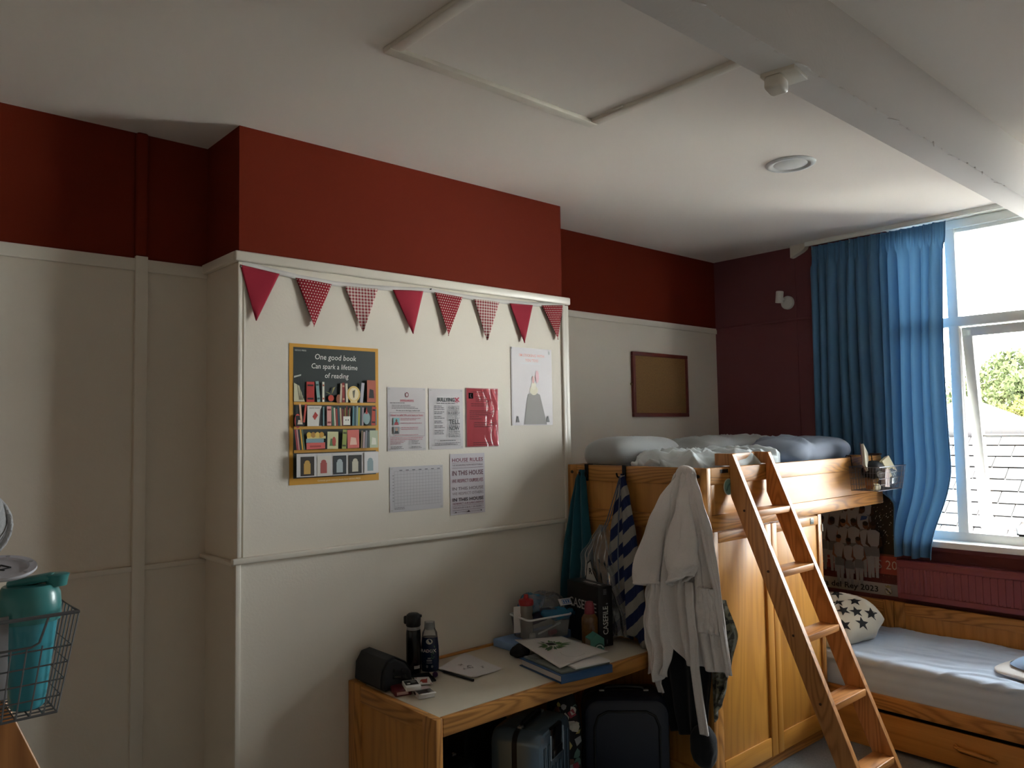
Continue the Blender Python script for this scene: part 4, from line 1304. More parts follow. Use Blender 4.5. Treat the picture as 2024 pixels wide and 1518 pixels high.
t = thing('flask', (.755, -.115, DZ), 'tall black vacuum flask with a pale ring, beside the shower gel', 'flask')
b = MB(); b.lathe([(.030, 0), (.033, .006), (.033, .175), (.0315, .190), (.029, .198)], (.755, -.115, DZ), 36); flb = b
b.build('body', mat('gloss_black', '0B0C10', .18), t)
b = MB(); b.lathe([(.0300, .194), (.0305, .196), (.0305, .206), (.0300, .208)], (.755, -.115, DZ), 36); b.build('ring', mat('pale_ring', '9A9A9A', .35, metal=.5), t)
b = MB(); b.lathe([(.029, .207), (.033, .212), (.0335, .245), (.030, .258), (.022, .264), (.0001, .266)], (.755, -.115, DZ), 32); b.rbox((.729, -.095, DZ + .236), (.018, .020, .036), bev=.007, seg=3); b.rbox((.776, -.132, DZ + .252), (.02, .018, .014), bev=.005); b.build('lid', mat('matt_black_lid', '131417', .5), t)
b = MB(); decal(b, flb, rgeo(.026, .013), (.769, -.128, DZ + .035), CU, CV, 0); b.build('label', white_ink, t, 0)

t = thing('shower_gel', (.833, -.130, DZ), 'dark blue shower gel bottle with a clear cap, lettered RADOX', 'bottle')
Mg = Matrix.Rotation(R(-41.7), 3, 'Z')
b = MB(); b.lathe([(.036, 0), (.040, .008), (.042, .06), (.040, .11), (.036, .150)], (.833, -.130, DZ), 36, M=Mg, sx=1.0, sy=.58); gb = b
b.build('body', mat('blue_gel', (.006, .016, .055), .12, var=.6, vscale=25), t)
b = MB(); b.lathe([(.036, .150), (.0335, .170), (.026, .184), (.025, .188), (.0225, .219), (.0001, .221)], (.833, -.130, DZ), 36, M=Mg, sx=1.0, sy=.60); b.build('clear_shoulder', clear('clear_plastic', (.9, .92, .93), .12, .08, .25), t)
b = MB(); b.lathe([(.018, .182), (.018, .205), (.016, .212), (.0001, .213)], (.833, -.130, DZ), 24, M=Mg, sy=.75); b.build('cap', mat('frosted_cap', '8D9398', .35), t)
b = MB()
decal(b, gb, egeo(.015, .012), (.833, -.130, DZ + .133), CU, CV, 0)
decal(b, gb, tgeo('RADOX', .019, .02), (.830, -.127, DZ + .086), CU, CV, 0)
decal(b, gb, rgeo(.014, .006), (.832, -.130, DZ + .060), CU, CV, 1); decal(b, gb, rgeo(.024, .007), (.832, -.130, DZ + .050), CU, CV, 1)
decal(b, gb, rgeo(.026, .003), (.832, -.130, DZ + .040), CU, CV, 1)
for k in range(14):
    decal(b, gb, egeo(.0022, .003, 8), Vector((.833, -.130, DZ + .06 + .055 * random.random())) + CU * random.uniform(.008, .028), CU, CV, 2)
decal(b, gb, egeo(.005, .007, 10), (.825, -.123, DZ + .024), CU, CV, 1); decal(b, gb, egeo(.005, .006, 10), (.842, -.138, DZ + .024), CU, CV, 1)
b.build('printed_label', [white_ink, grey_ink, mat('gel_green', '2E5A3C', .6)], t, 0)

# cards and their boxes
def cardbox(name, c, rz, d, mats, label, cat, extra=None):
    t = thing(name, c, label, cat, None, rot=(0, 0, R(rz)))
    return t
t = thing('card_box', (.572, -.285, DZ), 'dark red playing card box lying flat under the white deck', 'box', rot=(0, 0, R(-18)))
b = MB(); b.box(-.034, .034, -.048, .048, 0, .022, bev=.0015); b.build('carton', mat('dark_red_card', '5E1520', .4), t, local=True)
b = MB(); b.box(-.028, .02, -.0488, -.0478, .005, .017); b.build('side_label', mat('pink_label', 'B79A9A', .5), t, local=True)
t = thing('card_box', (.622, -.375, DZ), 'open white card box with dark inside and flap, nearest the desk edge', 'box', rot=(0, 0, R(-16)))
b = MB()
b.box(-.034, .034, -.047, .045, 0, .0008); b.box(-.034, -.033, -.047, .045, 0, .020); b.box(.033, .034, -.047, .045, 0, .020); b.box(-.034, .034, .044, .045, 0, .020); b.box(-.034, .034, -.047, -.046, 0, .020)
b.build('carton', cardw, t, local=True)
b = MB(); b.box(-.033, .033, .005, .044, .0195, .0205); b.build('lid_panel', mat('pale_pink_card', 'B9A7A6', .5), t, local=True)
b = MB(); b.box(-.032, .032, -.046, .004, .001, .006); b.build('inside', mat('card_black', '0C0B0C', .5), t, local=True)
b = MB(); b.grid(lambda u, v: Vector((-.033 + .066 * u, -.046 - .022 * v, .020 + .004 * math.sin(v * 2.6))), 6, 6); b.build('flap', cardw, t, 180, local=True, solid=.0008)
b = MB(); b.add([(-.0343, .004 - .010 * math.cos(2 * PI * k / 20) * 1.6, .010 + .006 * math.sin(2 * PI * k / 20)) for k in range(20)], [list(range(20))]); b.build('thumb_notch', mat('notch_maroon', '2E1218', .6), t, 0, local=True)
t = thing('card_deck', (.600, -.325, DZ + .0225), 'white-edged deck of cards with a black picture, on top of both boxes', 'cards', rot=(R(1), 0, R(-22)))
b = MB(); b.box(-.031, .031, -.044, .044, 0, .017, bev=.002); b.build('deck', cardw, t, local=True)
b = MB(); b.add([(-.027, -.020, .0174), (.027, -.020, .0174), (.027, .036, .0174), (-.027, .036, .0174)], [[0, 1, 2, 3]]); b.add([(-.012 + .008 * math.cos(k), -.002 + .008 * math.sin(k), .0177) for k in range(6)], [list(range(6))], 1); b.add([(.010 + .012 * math.cos(2 * PI * k / 14), .016 + .014 * math.sin(2 * PI * k / 14), .0177) for k in range(14)], [list(range(14))], 2)
b.build('back_print', [mat('card_black', '0C0B0C', .5), cardw, mat('card_grey', '6A6A6A', .5)], t, 0, local=True)
t = thing('card_tray', (.742, -.205, DZ), 'thin black tray on the desk behind the loose playing card', 'tray', rot=(0, 0, R(-20)))
b = MB(); b.box(-.042, .042, -.058, .058, 0, .003, bev=.001); b.box(-.042, -.039, -.058, .058, .003, .007); b.box(.039, .042, -.058, .058, .003, .007); b.box(-.042, .042, .055, .058, .003, .007); b.build('tray', black_plastic, t, local=True)
t = thing('playing_card', (.712, -.250, DZ + .0075), 'loose playing card with a red picture leaning on the black tray', 'card', rot=(R(3), R(3), R(-24)))
b = MB(); b.box(-.032, .032, -.044, .044, 0, .0007, 0)
b.add([(-.018 + .01 * math.cos(k * 1.1) + .004 * k, -.024 + .0085 * k + .008 * math.sin(k * 1.9), .0010) for k in range(7)] + [(.022, .030, .001), (.012, -.026, .001)], [list(range(9))], 1)
for q in ((-.026, .034), (.026, -.034)): b.add([(q[0] + .004 * math.cos(2 * PI * k / 8), q[1] + .005 * math.sin(2 * PI * k / 8), .0011) for k in range(8)], [list(range(8))], 1)
b.build('card', [cardw, mat('card_red', '8E2A20', .5)], t, 0, local=True)
b = MB(); b.blob((.792, -.225, DZ + .0115), (.023, .023, .023), nz=.002, nsc=300, nu=24, nv=16, e=1, e2=1)
tag(b.build('pompom', mat('purple_fluff', '3A1A48', .95, bump=.6, bscale=900), None, 180), 'tiny purple pompom on the desk in front of the shower gel', 'pompom')
t = thing('pen', (.862, -.30, DZ + .006), 'black felt pen lying by the corner of the sketch paper', 'pen')
b = MB(); b.cyl((.8545, -.205, DZ + .0064), (.872, -.392, DZ + .0064), .0058, n=16); b.build('barrel', black_plastic, t)
b = MB(); b.tube([(.8545, -.205, DZ + .0064), (.853, -.185, DZ + .0064), (.851, -.140, DZ + .0060)], [.0045, .0028, .0022], 12); b.build('nib', mat('pen_grey', '2A2B2F', .4), t)
Q = [Vector((.872, -.135, 0)), Vector((1.115, -.026, 0)), Vector((1.074, -.350, 0)), Vector((.905, -.365, 0))]
def shp(u, v, lift=.0):
    q = Q[0] * (1 - u) * (1 - v) + Q[1] * u * (1 - v) + Q[2] * u * v + Q[3] * (1 - u) * v
    q.z = DZ + .0008 + lift + .006 * max(0, u - .8) * 5 * v * .4 + .004 * max(0, (v - .85)) * 6 * (1 - u) + .0015 * math.sin(u * 9) * math.sin(v * 7) + .0015
    return q
b = MB(); b.grid(shp, 24, 24)
pp = b.build('sketch_paper', paper, None, 180)
tag(pp, 'sheet of white paper with faint pencil sketches on the desk', 'paper')
b = MB()
for (u0, v0, r_, k0) in ((.45, .30, .05, 1), (.40, .52, .10, 2), (.72, .70, .07, 3), (.50, .48, .05, 4)):
    rs = random.Random(k0)
    for j in range(5):
        u, v = u0 + rs.uniform(-r_, r_), v0 + rs.uniform(-r_, r_) * .6
        line = []
        for s in range(7):
            line.append(shp(u + .03 * math.sin(s + j) * r_ * 10, v + .012 * s * r_ * 8 - .02, .0012))
        b.tube(line, .0006, 4)
b.build('pencil_drawing', mat('pencil_grey', '8A868A', .8), pp)

# ---------------------------------------------------------------- middle of the desk: folder, art print
Mf = Matrix.Rotation(R(-13.5), 4, 'Z')
t = thing('ring_binder', (1.285, -.545, DZ), 'blue ring binder full of papers at the front edge of the desk', 'binder', rot=(0, 0, R(-9)))
bl = mat('binder_blue', (.025, .085, .21), .35)
b = MB(); b.box(-.145, .135, -.160, .165, 0, .003, bev=.001); b.box(-.145, .135, -.160, -.157, 0, .034, bev=.001); b.box(-.145, .135, -.155, .165, .031, .034, bev=.001); b.build('cover', bl, t, local=True)
b = MB(); b.box(-.135, .128, -.150, .155, .004, .030); b.build('papers', paper, t, local=True)
b = MB(); b.box(-.130, .132, -.145, .15, .035, .043, bev=.001); b.build('plastic_sleeve', clear('sleeve_plastic', (.85, .9, .87), .15, .1, .5, (.5, .58, .52)), t, local=True)
b = MB(); b.box(-.06, .130, -.150, .10, .0435, .052, bev=.0015); tagp = b.build('white_box_file', cardw, t, local=True)
A4 = [Vector((1.305, -.175, .703)), Vector((1.150, -.640, .712)), Vector((1.462, -.640, .722)), Vector((1.512, -.290, .716))]
def art(u, v, lift=0.0):
    q = A4[1] * (1 - u) * (1 - v) + A4[2] * u * (1 - v) + A4[3] * u * v + A4[0] * (1 - u) * v
    q.z += .012 * math.sin(u * PI) * (1 - v) * .5 + .014 * (1 - u) * v + lift
    return q
t = thing('art_print', (1.35, -.43, .71), 'white card printed with a green plant drawing, on top of the blue binder', 'print')
b = MB(); b.grid(art, 16, 16); b.build('card', mat('art_card', (.60, .575, .55), .45), t, 180, solid=.0015)
b = MB()
def leaf(u0, v0, u1, v1, wd_, mi, lift=.0022):
    dx, dy = u1 - u0, v1 - v0; L_ = math.hypot(dx, dy) or 1; nx, ny = -dy / L_, dx / L_
    vs = []
    for s, k in ((0, 0), (.25, .7), (.5, 1), (.75, .6), (1, 0)): vs.append(art(u0 + dx * s + nx * wd_ * k, v0 + dy * s + ny * wd_ * k, lift))
    for s, k in ((.75, .6), (.5, 1), (.25, .7)): vs.append(art(u0 + dx * s - nx * wd_ * k, v0 + dy * s - ny * wd_ * k, lift))
    b.add(vs, [list(range(8))], mi)
rs = random.Random(5)
for k in range(34):
    a = rs.uniform(0, 2 * PI); l0 = rs.uniform(.04, .12); l1 = l0 + rs.uniform(.08, .20)
    cu, cv = .46, .62
    leaf(cu + math.cos(a) * l0 * 1.15, cv + math.sin(a) * l0 * .75, cu + math.cos(a) * l1 * 1.3, cv + math.sin(a) * l1 * .8, rs.uniform(.014, .030), k % 3)
for q in ((.62, .28, 5), (.70, .36, 6), (.80, .47, 7), (.30, .30, 8), (.78, .70, 9), (.86, .62, 4)):
    b.add([art(q[0] + .016 * math.cos(2 * PI * k / 8), q[1] + .012 * math.sin(2 * PI * k / 8), .0025) for k in range(8)], [list(range(8))], 3)
for k in range(30):
    a0, a1 = 2.6 + k * .09, 2.6 + (k + 1) * .09
    b.add([art(.52 + r_ * math.cos(a), .26 + r_ * .8 * math.sin(a), .002) for a, r_ in ((a0, .20), (a1, .20), (a1, .205), (a0, .205))], [[0, 1, 2, 3]], 4)
b.add([art(u, v, .0030) for u, v in ((.36, .60), (.54, .58), (.56, .72), (.38, .75))], [[0, 1, 2, 3]], 3)
b.add([art(u, v, .0034) for u, v in ((.375, .612), (.527, .594), (.545, .71), (.393, .735))], [[0, 1, 2, 3]], 5)
b.build('plant_drawing', [mat('leaf_ink_a', '3F6B33', .6), mat('leaf_ink_b', '557A3A', .6), mat('leaf_ink_c', '2C4A2E', .6), cardw, mat('line_ink', '8F867E', .6), black_plastic], t, 0)
b = MB(); b.blob((1.268, -.258, DZ + .0235), (.078, .085, .047), nz=.010, nsc=22, nu=36, nv=20, e=.8, e2=.8, seed=3)
tag(b.build('folded_umbrella', mat('black_fabric', '0C0D10', .8, bump=.3, bscale=300), None, 180), 'small black folded fabric bundle under the corner of the art print', 'umbrella')

# ---------------------------------------------------------------- back of the desk: storage box and what stands in it
b = MB(); b.box(1.290, 1.700, -.185, -.030, DZ, DZ + .038, bev=.004)
tag(b.build('blue_box', mat('pale_blue_card', '7D9CC8', .5), None), 'pale blue flat box under the clear storage tub', 'box')
SB = DZ + .0385
Ms_ = Matrix.Translation((1.495, -.160, SB)) @ Matrix.Rotation(R(-9), 4, 'Z')
t = thing('storage_tub', (1.495, -.160, SB), 'clear plastic storage tub of toiletries at the back of the desk', 'tub')
frost = clear('frosted_polypropylene', (.95, .96, .97), .10, .25, .18, (.85, .88, .90))
def tub(q): return Ms_ @ Vector(q)
b = MB()
x0, x1, y0, y1, hh = -.125, .135, -.085, .095, .105
def ringrect(k, z, n=6, r_=.02):
    pts_ = []
    sx_, sy_ = (x1 - x0) / 2 * k, (y1 - y0) / 2 * k
    cx_, cy_ = (x0 + x1) / 2, (y0 + y1) / 2
    for qx, qy, a0 in ((1, 1, 0), (-1, 1, PI / 2), (-1, -1, PI), (1, -1, 1.5 * PI)):
        for i in range(n):
            a = a0 + PI / 2 * i / (n - 1)
            pts_.append(tub((cx_ + qx * (sx_ - r_) + r_ * math.cos(a), cy_ + qy * (sy_ - r_) + r_ * math.sin(a), z)))
    return pts_
r0, r1 = ringrect(.90, .002), ringrect(1.0, hh)
n_ = len(r0)
b.add(r0 + r1, [list(range(n_))[::-1]] + [[i, (i + 1) % n_, n_ + (i + 1) % n_, n_ + i] for i in range(n_)])
b.build('tub_body', frost, t, 40)
b = MB(); b.tube(ringrect(1.01, hh + .001), .005, 8, closed=True); b.build('rim', mat('pale_plastic_rim', (.68, .71, .72), .3), t)
sp_ = tub((-.085, .0, .004))
t2 = thing('sports_bottle', sp_, 'clear sports bottle with a red lid standing in the tub', 'bottle')
b = MB(); b.lathe([(.030, 0), (.033, .006), (.033, .10), (.030, .112), (.033, .125), (.033, .165)], sp_, 28); b.build('body', clear('cloudy_plastic', (.8, .78, .74), .1, .2, .45, (.58, .55, .5)), t2)
b = MB(); b.lathe([(.0365, .160), (.0375, .164), (.0375, .182), (.034, .187), (.014, .192), (.012, .196), (.011, .212), (.0001, .213)], sp_, 28); b.build('lid', mat('red_plastic', (.30, .012, .018), .35), t2)
b = MB(); b.grid(lambda u, v: Vector((1.352, -.118, SB + .030)) + Vector((.055 * u, -.040 * u, .128 * (1 - v) + .004 * u)), 2, 8)
tag(b.build('card_tag', cardw, None, 0, solid=.001), 'blank white card tag stuck on the left of the clear tub', 'tag')
b = MB(); b.blob(tub((-.005, .0, .098)), (.16, .075, .05), nz=.006, nsc=20, nu=36, nv=18, e=.7, e2=.7, M=Matrix.Rotation(R(-18), 3, 'Y') @ Matrix.Rotation(R(-12), 3, 'Z'))
tag(b.build('wash_bag', mat('navy_fabric', '141A3A', .7, bump=.2, bscale=400), None, 180), 'navy wash bag sticking out of the clear tub', 'bag')
b = MB(); b.grid(lambda u, v: tub((-.055 + .05 * u, .03 - .02 * u, .085 + .06 * (1 - v) - .03 * u + .012 * math.sin(u * 3))), 8, 8)
ob = b.build('wet_wipes', cardw, None, 180, solid=.004); tag(ob, 'white striped sachet beside the red-lidded bottle in the tub', 'packet')
b = MB()
for k in range(3): b.grid(lambda u, v, k=k: tub((-.050 + .04 * u + .003, .026 - .02 * u, .088 + .05 * (1 - v) * .2 + k * .018 - .03 * u + .012 * math.sin(u * 3))) + Vector((-.0015, -.0035, 0)), 6, 1)
b.build('stripe', mat('sachet_green', '5A6A5C', .6), ob, 180)
blue_bag = clear('blue_plastic_bag', (.45, .75, .95), .14, .12, .55, (.05, .36, .66))
clear_bag = clear('clear_plastic_bag', (.90, .92, .94), .14, .12, .22, (.62, .64, .66))
def crumple(q):
    k = 1 - abs(mnoise.noise(q * 16 + Vector((3, 1, 2)))) * 2.4
    return q + q.normalized() * .014 * k
bt2 = thing('plastic_bag', tub((.06, .03, .12)), 'crumpled blue and clear plastic bag lying over the storage tub', 'bag')
b = MB(); b.blob(tub((.045, .035, .148)), (.24, .13, .10), nu=60, nv=30, e=.8, e2=.8, nz=.008, nsc=14, seed=8, fn=crumple, M=Matrix.Rotation(R(6), 3, 'Y')); b.build('clear_part', clear_bag, bt2, 25)
b = MB(); b.blob(tub((-.015, .055, .150)), (.13, .10, .085), nu=50, nv=26, e=.8, e2=.7, nz=.008, nsc=16, seed=18, fn=crumple, M=Matrix.Rotation(R(-14), 3, 'Y')); b.blob(tub((.085, -.045, .108)), (.22, .06, .05), nu=50, nv=20, e=.8, e2=.7, nz=.008, nsc=18, seed=28, fn=crumple, M=Matrix.Rotation(R(8), 3, 'Y')); b.build('blue_part', blue_bag, bt2, 25)
b = MB(); q0 = tub((.075, -.070, .150)); 
lab = Sheet(q0, Ms_.to_3x3() @ Vector((1, .15, -.05)), Vector((0, .5, .85))); lab.base(.085, .034, 0); lab.frame(.020, .005, .080, .029, .003, 1); lab.rect(.028, .010, .037, .024, 1); lab.rect(.043, .010, .053, .024, 1); lab.rect(.059, .010, .070, .024, 1)
lab.build('printed_label', [cardw, mat('label_blue', '2F67A8', .5)], bt2, 0)
for (nm, lb_, ct, c1, p0_, p1_, r_) in (('toothbrush', 'white toothbrush lying against the front wall of the tub', 'toothbrush', 'D9D9D6', (-.06, -.066, .030), (.06, -.068, .062), .0042),
        ('cream_tube', 'pink-capped tube at the bottom of the tub', 'tube', '8E4A58', (.02, -.05, .02), (.06, -.045, .022), .014),
        ('cream_jar', 'small white jar at the tub\'s near corner', 'jar', 'B9B4AA', (-.088, -.056, .004), (-.088, -.056, .034), .016)):
    b = MB(); b.tube([tub(p0_), tub([(a + c_) / 2 for a, c_ in zip(p0_, p1_)]), tub(p1_)], [r_, r_, r_ * .9], 14); tag(b.build(nm, mat('tub_' + nm, c1, .4), None), lb_, ct)
b = MB(); b.rbox(tub((.060, -.069, .064)), (.03, .008, .011), Ms_.to_3x3() @ Matrix.Rotation(R(-14), 3, 'Y'), bev=.003)
o = b.build('brush_head', mat('tub_toothbrush', 'D9D9D6', .4), bpy.data.objects['toothbrush'])

# ---------------------------------------------------------------- black CASEFILE box, amber bottle, teal carton
CFM = Matrix.Translation((1.708, -.300, DZ)) @ Matrix.Rotation(R(-11), 4, 'Z')
t = thing('casefile_box', (1.708, -.300, DZ), 'tall black game box lettered CASEFILE standing at the back of the desk', 'box')
b = MB(); b.box(-.043, .043, -.135, .135, 0, .292, bev=.002, M=CFM); b.build('carton', mat('matt_black_card', '0B0C10', .45), t)
b = MB()
Rm = CFM.to_3x3()
s = Sheet(CFM @ Vector((-.043, .135, 0)), Rm @ Vector((0, -1, 0)), Vector((0, 0, 1)), .0006)
s.text('CASEFILE', .135, .165, .064, 0, .012, width=.235)
s.build('box_lettering', [white_ink, grey_ink], t, 0)
s = Sheet(CFM @ Vector((-.043, -.135, 0)), Rm @ Vector((1, 0, 0)), Vector((0, 0, 1)), .0006)
s.text('CASEFILE', .056, .058, .044, 0, .012, 'LEFT', rot=PI / 2, xs=.78); s.rect(.046, .014, .050, .034, 1); s.lines(.030, .275, .055, 4, .007, .003, 1, 6, .3); s.rect(.045, .205, .056, .211, 1)
s.build('spine_print', [white_ink, grey_ink], t, 0)
s = Sheet(CFM @ Vector((-.043, -.135, .292)), Rm @ Vector((0, 1, 0)), Rm @ Vector((-1, 0, 0)), .0006); s.t = .0006
s = Sheet(CFM @ Vector((-.030, .06, .292)), Rm @ Vector((0, -1, 0)), Rm @ Vector((1, 0, 0)), .0006); s.lines(.02, .024, .16, 1, .01, .014, 0, 8, .02); s.lines(.03, .012, .12, 1, .01, .005, 0, 9, .02)
s.build('top_print', [white_ink], t, 0)

t = thing('amber_bottle', (1.605, -.395, DZ), 'flat amber bottle with a dusky pink cap before the black box', 'bottle')
Ma = Matrix.Rotation(R(-35), 3, 'Z')
b = MB(); b.lathe([(.036, 0), (.041, .006), (.042, .13), (.040, .150), (.030, .165), (.018, .172)], (1.605, -.395, DZ), 32, M=Ma, sx=1.0, sy=.58); b.build('body', mat('amber_liquid', (.13, .060, .016), .18, var=.4, vscale=40, coat=.3), t)
b = MB(); b.lathe([(.024, .166), (.026, .170), (.024, .205), (.018, .226), (.0001, .230)], (1.605, -.395, DZ), 24, M=Ma, sx=1.0, sy=.7); b.build('cap', mat('dusky_pink', '7E2E3A', .35), t)
t = thing('soap_carton', (1.590, -.385 - .055, DZ), 'small teal gable-topped carton with a dark wave mark on the desk', 'carton', rot=(0, 0, R(-24)))
b = MB(); b.prism([(-.036, -.032, 0), (.036, -.032, 0), (.036, -.032, .062), (.0, -.032, .088), (-.036, -.032, .062)], (0, .064, 0)); b.build('carton', mat('teal_card', '3F7F76', .5), t, local=True, smooth=0)
b = MB(); b.box(-.0366, -.036, -.030, .030, .004, .058); b.build('side_window', mat('brown_view', '8A7462', .4), t, local=True)
b = MB()
for k, r_ in enumerate((.012, .019, .026)):
    for j in range(10):
        a0, a1 = .3 + j * .22, .3 + (j + 1) * .22
        b.add([(.010 + rr * math.cos(a), -.0326, .012 + rr * math.sin(a)) for a, rr in ((a0, r_), (a1, r_), (a1, r_ + .0035), (a0, r_ + .0035))], [[0, 1, 2, 3]], k % 2)
b.build('wave_mark', [mat('mark_dark', '13262A', .5), white_ink], t, 0, local=True)

# ================================================================== hanging on the bed end
def interp(keys, z):
    if z >= keys[0][0]: return keys[0][1:]
    for a, c_ in zip(keys, keys[1:]):
        if z >= c_[0]:
            t_ = (a[0] - z) / (a[0] - c_[0]); t_ = t_ * t_ * (3 - 2 * t_) * .5 + t_ * .5
            return tuple(p_ + (q_ - p_) * t_ for p_, q_ in zip(a[1:], c_[1:]))
    return keys[-1][1:]
def drape(name, m, keys, parent=None, nf=4, amp=.018, ph=0.0, solid=.006, nu=60, nv=60, uvf=None, hem=0.0, rough=.004, seed=1, ampk=None, fexp=1.0, zend=None):
    """cloth hung from a hook: keys = (z, y left, y right, x); folds run down from the hook"""
    zt, zb = keys[0][0], keys[-1][0]
    def F_(u, v):
        z = zt + (zb - zt) * v
        yl, yr, x = interp(keys, z)
        y = yl + (yr - yl) * u
        A = amp * (ampk(v) if ampk else min(1, .25 + 1.3 * v))
        w_ = math.sin(2 * PI * nf * u + ph + 1.2 * math.sin(3 * u + ph))
        w_ = math.copysign(abs(w_) ** fexp, w_)
        xx = x - A * w_ - rough * mnoise.noise(Vector((u * 7, v * 5, seed)))
        xx -= .03 * math.sin(PI * u) * (1 - v) * .6
        zz = z + hem * (u - .5) * v - .010 * w_ * v * (1 if hem else 0) + (zend(u) * v * v if zend else 0)
        q = Vector((min(xx, 1.868), y, zz))
        return (q, uvf(q, u, v)) if uvf else q
    b = MB(); b.grid(F_, nu, nv)
    return b.build(name, m, parent, 180, solid=solid), F_

def hook(y, label):
    t = thing('over_rail_hook', (1.87, y, 1.53), label, 'hook', 'hooks on the bed end rail')
    b = MB(); b.box(1.866, 1.870, y - .012, y + .012, 1.455, 1.543, bev=.001); b.box(1.866, 1.909, y - .012, y + .012, 1.5415, 1.5445, bev=.001); b.build('strap', black_metal, t)
    for dy in (-.014, .014):
        b = MB(); b.tube([(1.867, y + dy * .4, 1.485), (1.850, y + dy, 1.478), (1.838, y + dy * 1.5, 1.488), (1.834, y + dy * 1.6, 1.505)], .0045, 8); b.build('prong', black_metal, t)
    return t
hook(-.150, 'black double hook over the bed rail, holding the teal towel')
hook(-.415, 'black double hook over the bed rail, holding the striped towel')
hook(-.775, 'black double hook over the bed rail, behind the white bathrobe')

teal = cloth('teal_terry', (.006, .085, .125), .15, .6, 260, .25)
o, _f = drape('towel', teal, [(1.515, -.118, -.140, 1.862), (1.46, -.088, -.150, 1.856), (1.30, -.055, -.172, 1.846), (1.10, -.026, -.205, 1.832), (.90, -.014, -.215, 1.815), (.70, -.010, -.205, 1.80)], nf=2.6, amp=.024, ph=.6, nu=60, nv=70)
tag(o, 'teal towel hanging on the leftmost hook of the bed end', 'towel')
stripe_m = uvpattern('navy_grey_stripes', 'stripes', '10204E', '8F8C86', 8.2)
suv = lambda q, u, v: (u, q.z + .85 * q.y)
t = thing('beach_towel', (1.84, -.45, .7), 'navy and grey diagonally striped towel on the middle hook', 'towel')
drape('left_fold', stripe_m, [(1.500, -.408, -.428, 1.858), (1.40, -.375, -.440, 1.850), (1.20, -.345, -.470, 1.838), (1.0, -.330, -.500, 1.825), (.80, -.335, -.505, 1.815), (.675, -.345, -.500, 1.812)], t, nf=1.1, amp=.009, ph=1.0, uvf=suv, hem=.03)
drape('right_fold', stripe_m, [(1.495, -.422, -.445, 1.838), (1.40, -.430, -.482, 1.826), (1.20, -.452, -.540, 1.806), (1.0, -.468, -.590, 1.790), (.80, -.476, -.612, 1.782), (.69, -.482, -.600, 1.782)], t, nf=.9, amp=.009, ph=3.4, uvf=lambda q, u, v: (u, q.z + .85 * q.y + .045), hem=-.04)

# drawstring carrier of clear plastic
t = thing('drawstring_bag', (1.80, -.28, .9), 'clear plastic drawstring bag with a black and white badge on the middle hook', 'bag')
for k, (dy, x_) in enumerate(((0, 1.838), (.012, 1.834))):
    b = MB(); b.tube([(1.842, -.408, 1.488), (x_, -.392 + dy, 1.40), (x_ - .015, -.345 + dy, 1.26), (x_ - .025, -.318 + dy, 1.20)], .0028, 7); b.build('cord', mat('cord_grey_blue', '5A6478', .6), t)
b = MB(); b.tube([(1.836, -.420, 1.495), (1.800, -.432, 1.30), (1.785, -.432, 1.10), (1.77, -.447, .93)], .0034, 7); b.build('cord', mat('cord_grey_blue', '5A6478', .6), t)
drape('bag_front', clear_bag, [(1.235, -.290, -.335, 1.815), (1.15, -.225, -.350, 1.805), (1.07, -.165, -.360, 1.797), (.95, -.175, -.385, 1.790), (.80, -.200, -.47, 1.785), (.69, -.25, -.475, 1.79)], t, nf=5.5, amp=.010, solid=0, nu=90, nv=60, rough=.03, seed=5)
drape('bag_back', clear_bag, [(1.235, -.290, -.335, 1.822), (1.15, -.225, -.350, 1.822), (1.07, -.165, -.360, 1.82), (.95, -.175, -.385, 1.815), (.80, -.200, -.47, 1.808), (.69, -.25, -.475, 1.808)], t, nf=4.5, amp=.008, solid=0, nu=80, nv=60, rough=.03, seed=15, ph=2)
s = Sheet((1.768, -.215, .905), Vector((-.1, -1, 0)), Vector((-.05, 0, 1)), .001)
s.poly([(.0, .0), (.105, -.02), (.115, .03), (.075, .095), (.058, .155), (.03, .135), (.012, .06)], 0)
s.poly([(.006, .004), (.098, -.014), (.107, .03), (.07, .09), (.056, .145), (.034, .13), (.018, .06)], 1)
s.text('R', .052, .080, .042, 0, .03)
for k in range(8):
    a0, a1 = .5 + k * .22, .5 + (k + 1) * .22
    s.poly([(.025 + rr * math.cos(a), -.022 + rr * math.sin(a)) for a, rr in ((a0, .058), (a1, .058), (a1, .068), (a0, .068))], 0, s.t + .0012)
    s.poly([(.085 + rr * math.cos(a + 1.2), -.008 + rr * math.sin(a + 1.2)) for a, rr in ((a0, .035), (a1, .035), (a1, .042), (a0, .042))], 0, s.t + .0012)
s.build('badge', [mat('badge_black', '15161A', .5), white_ink], t, 0)

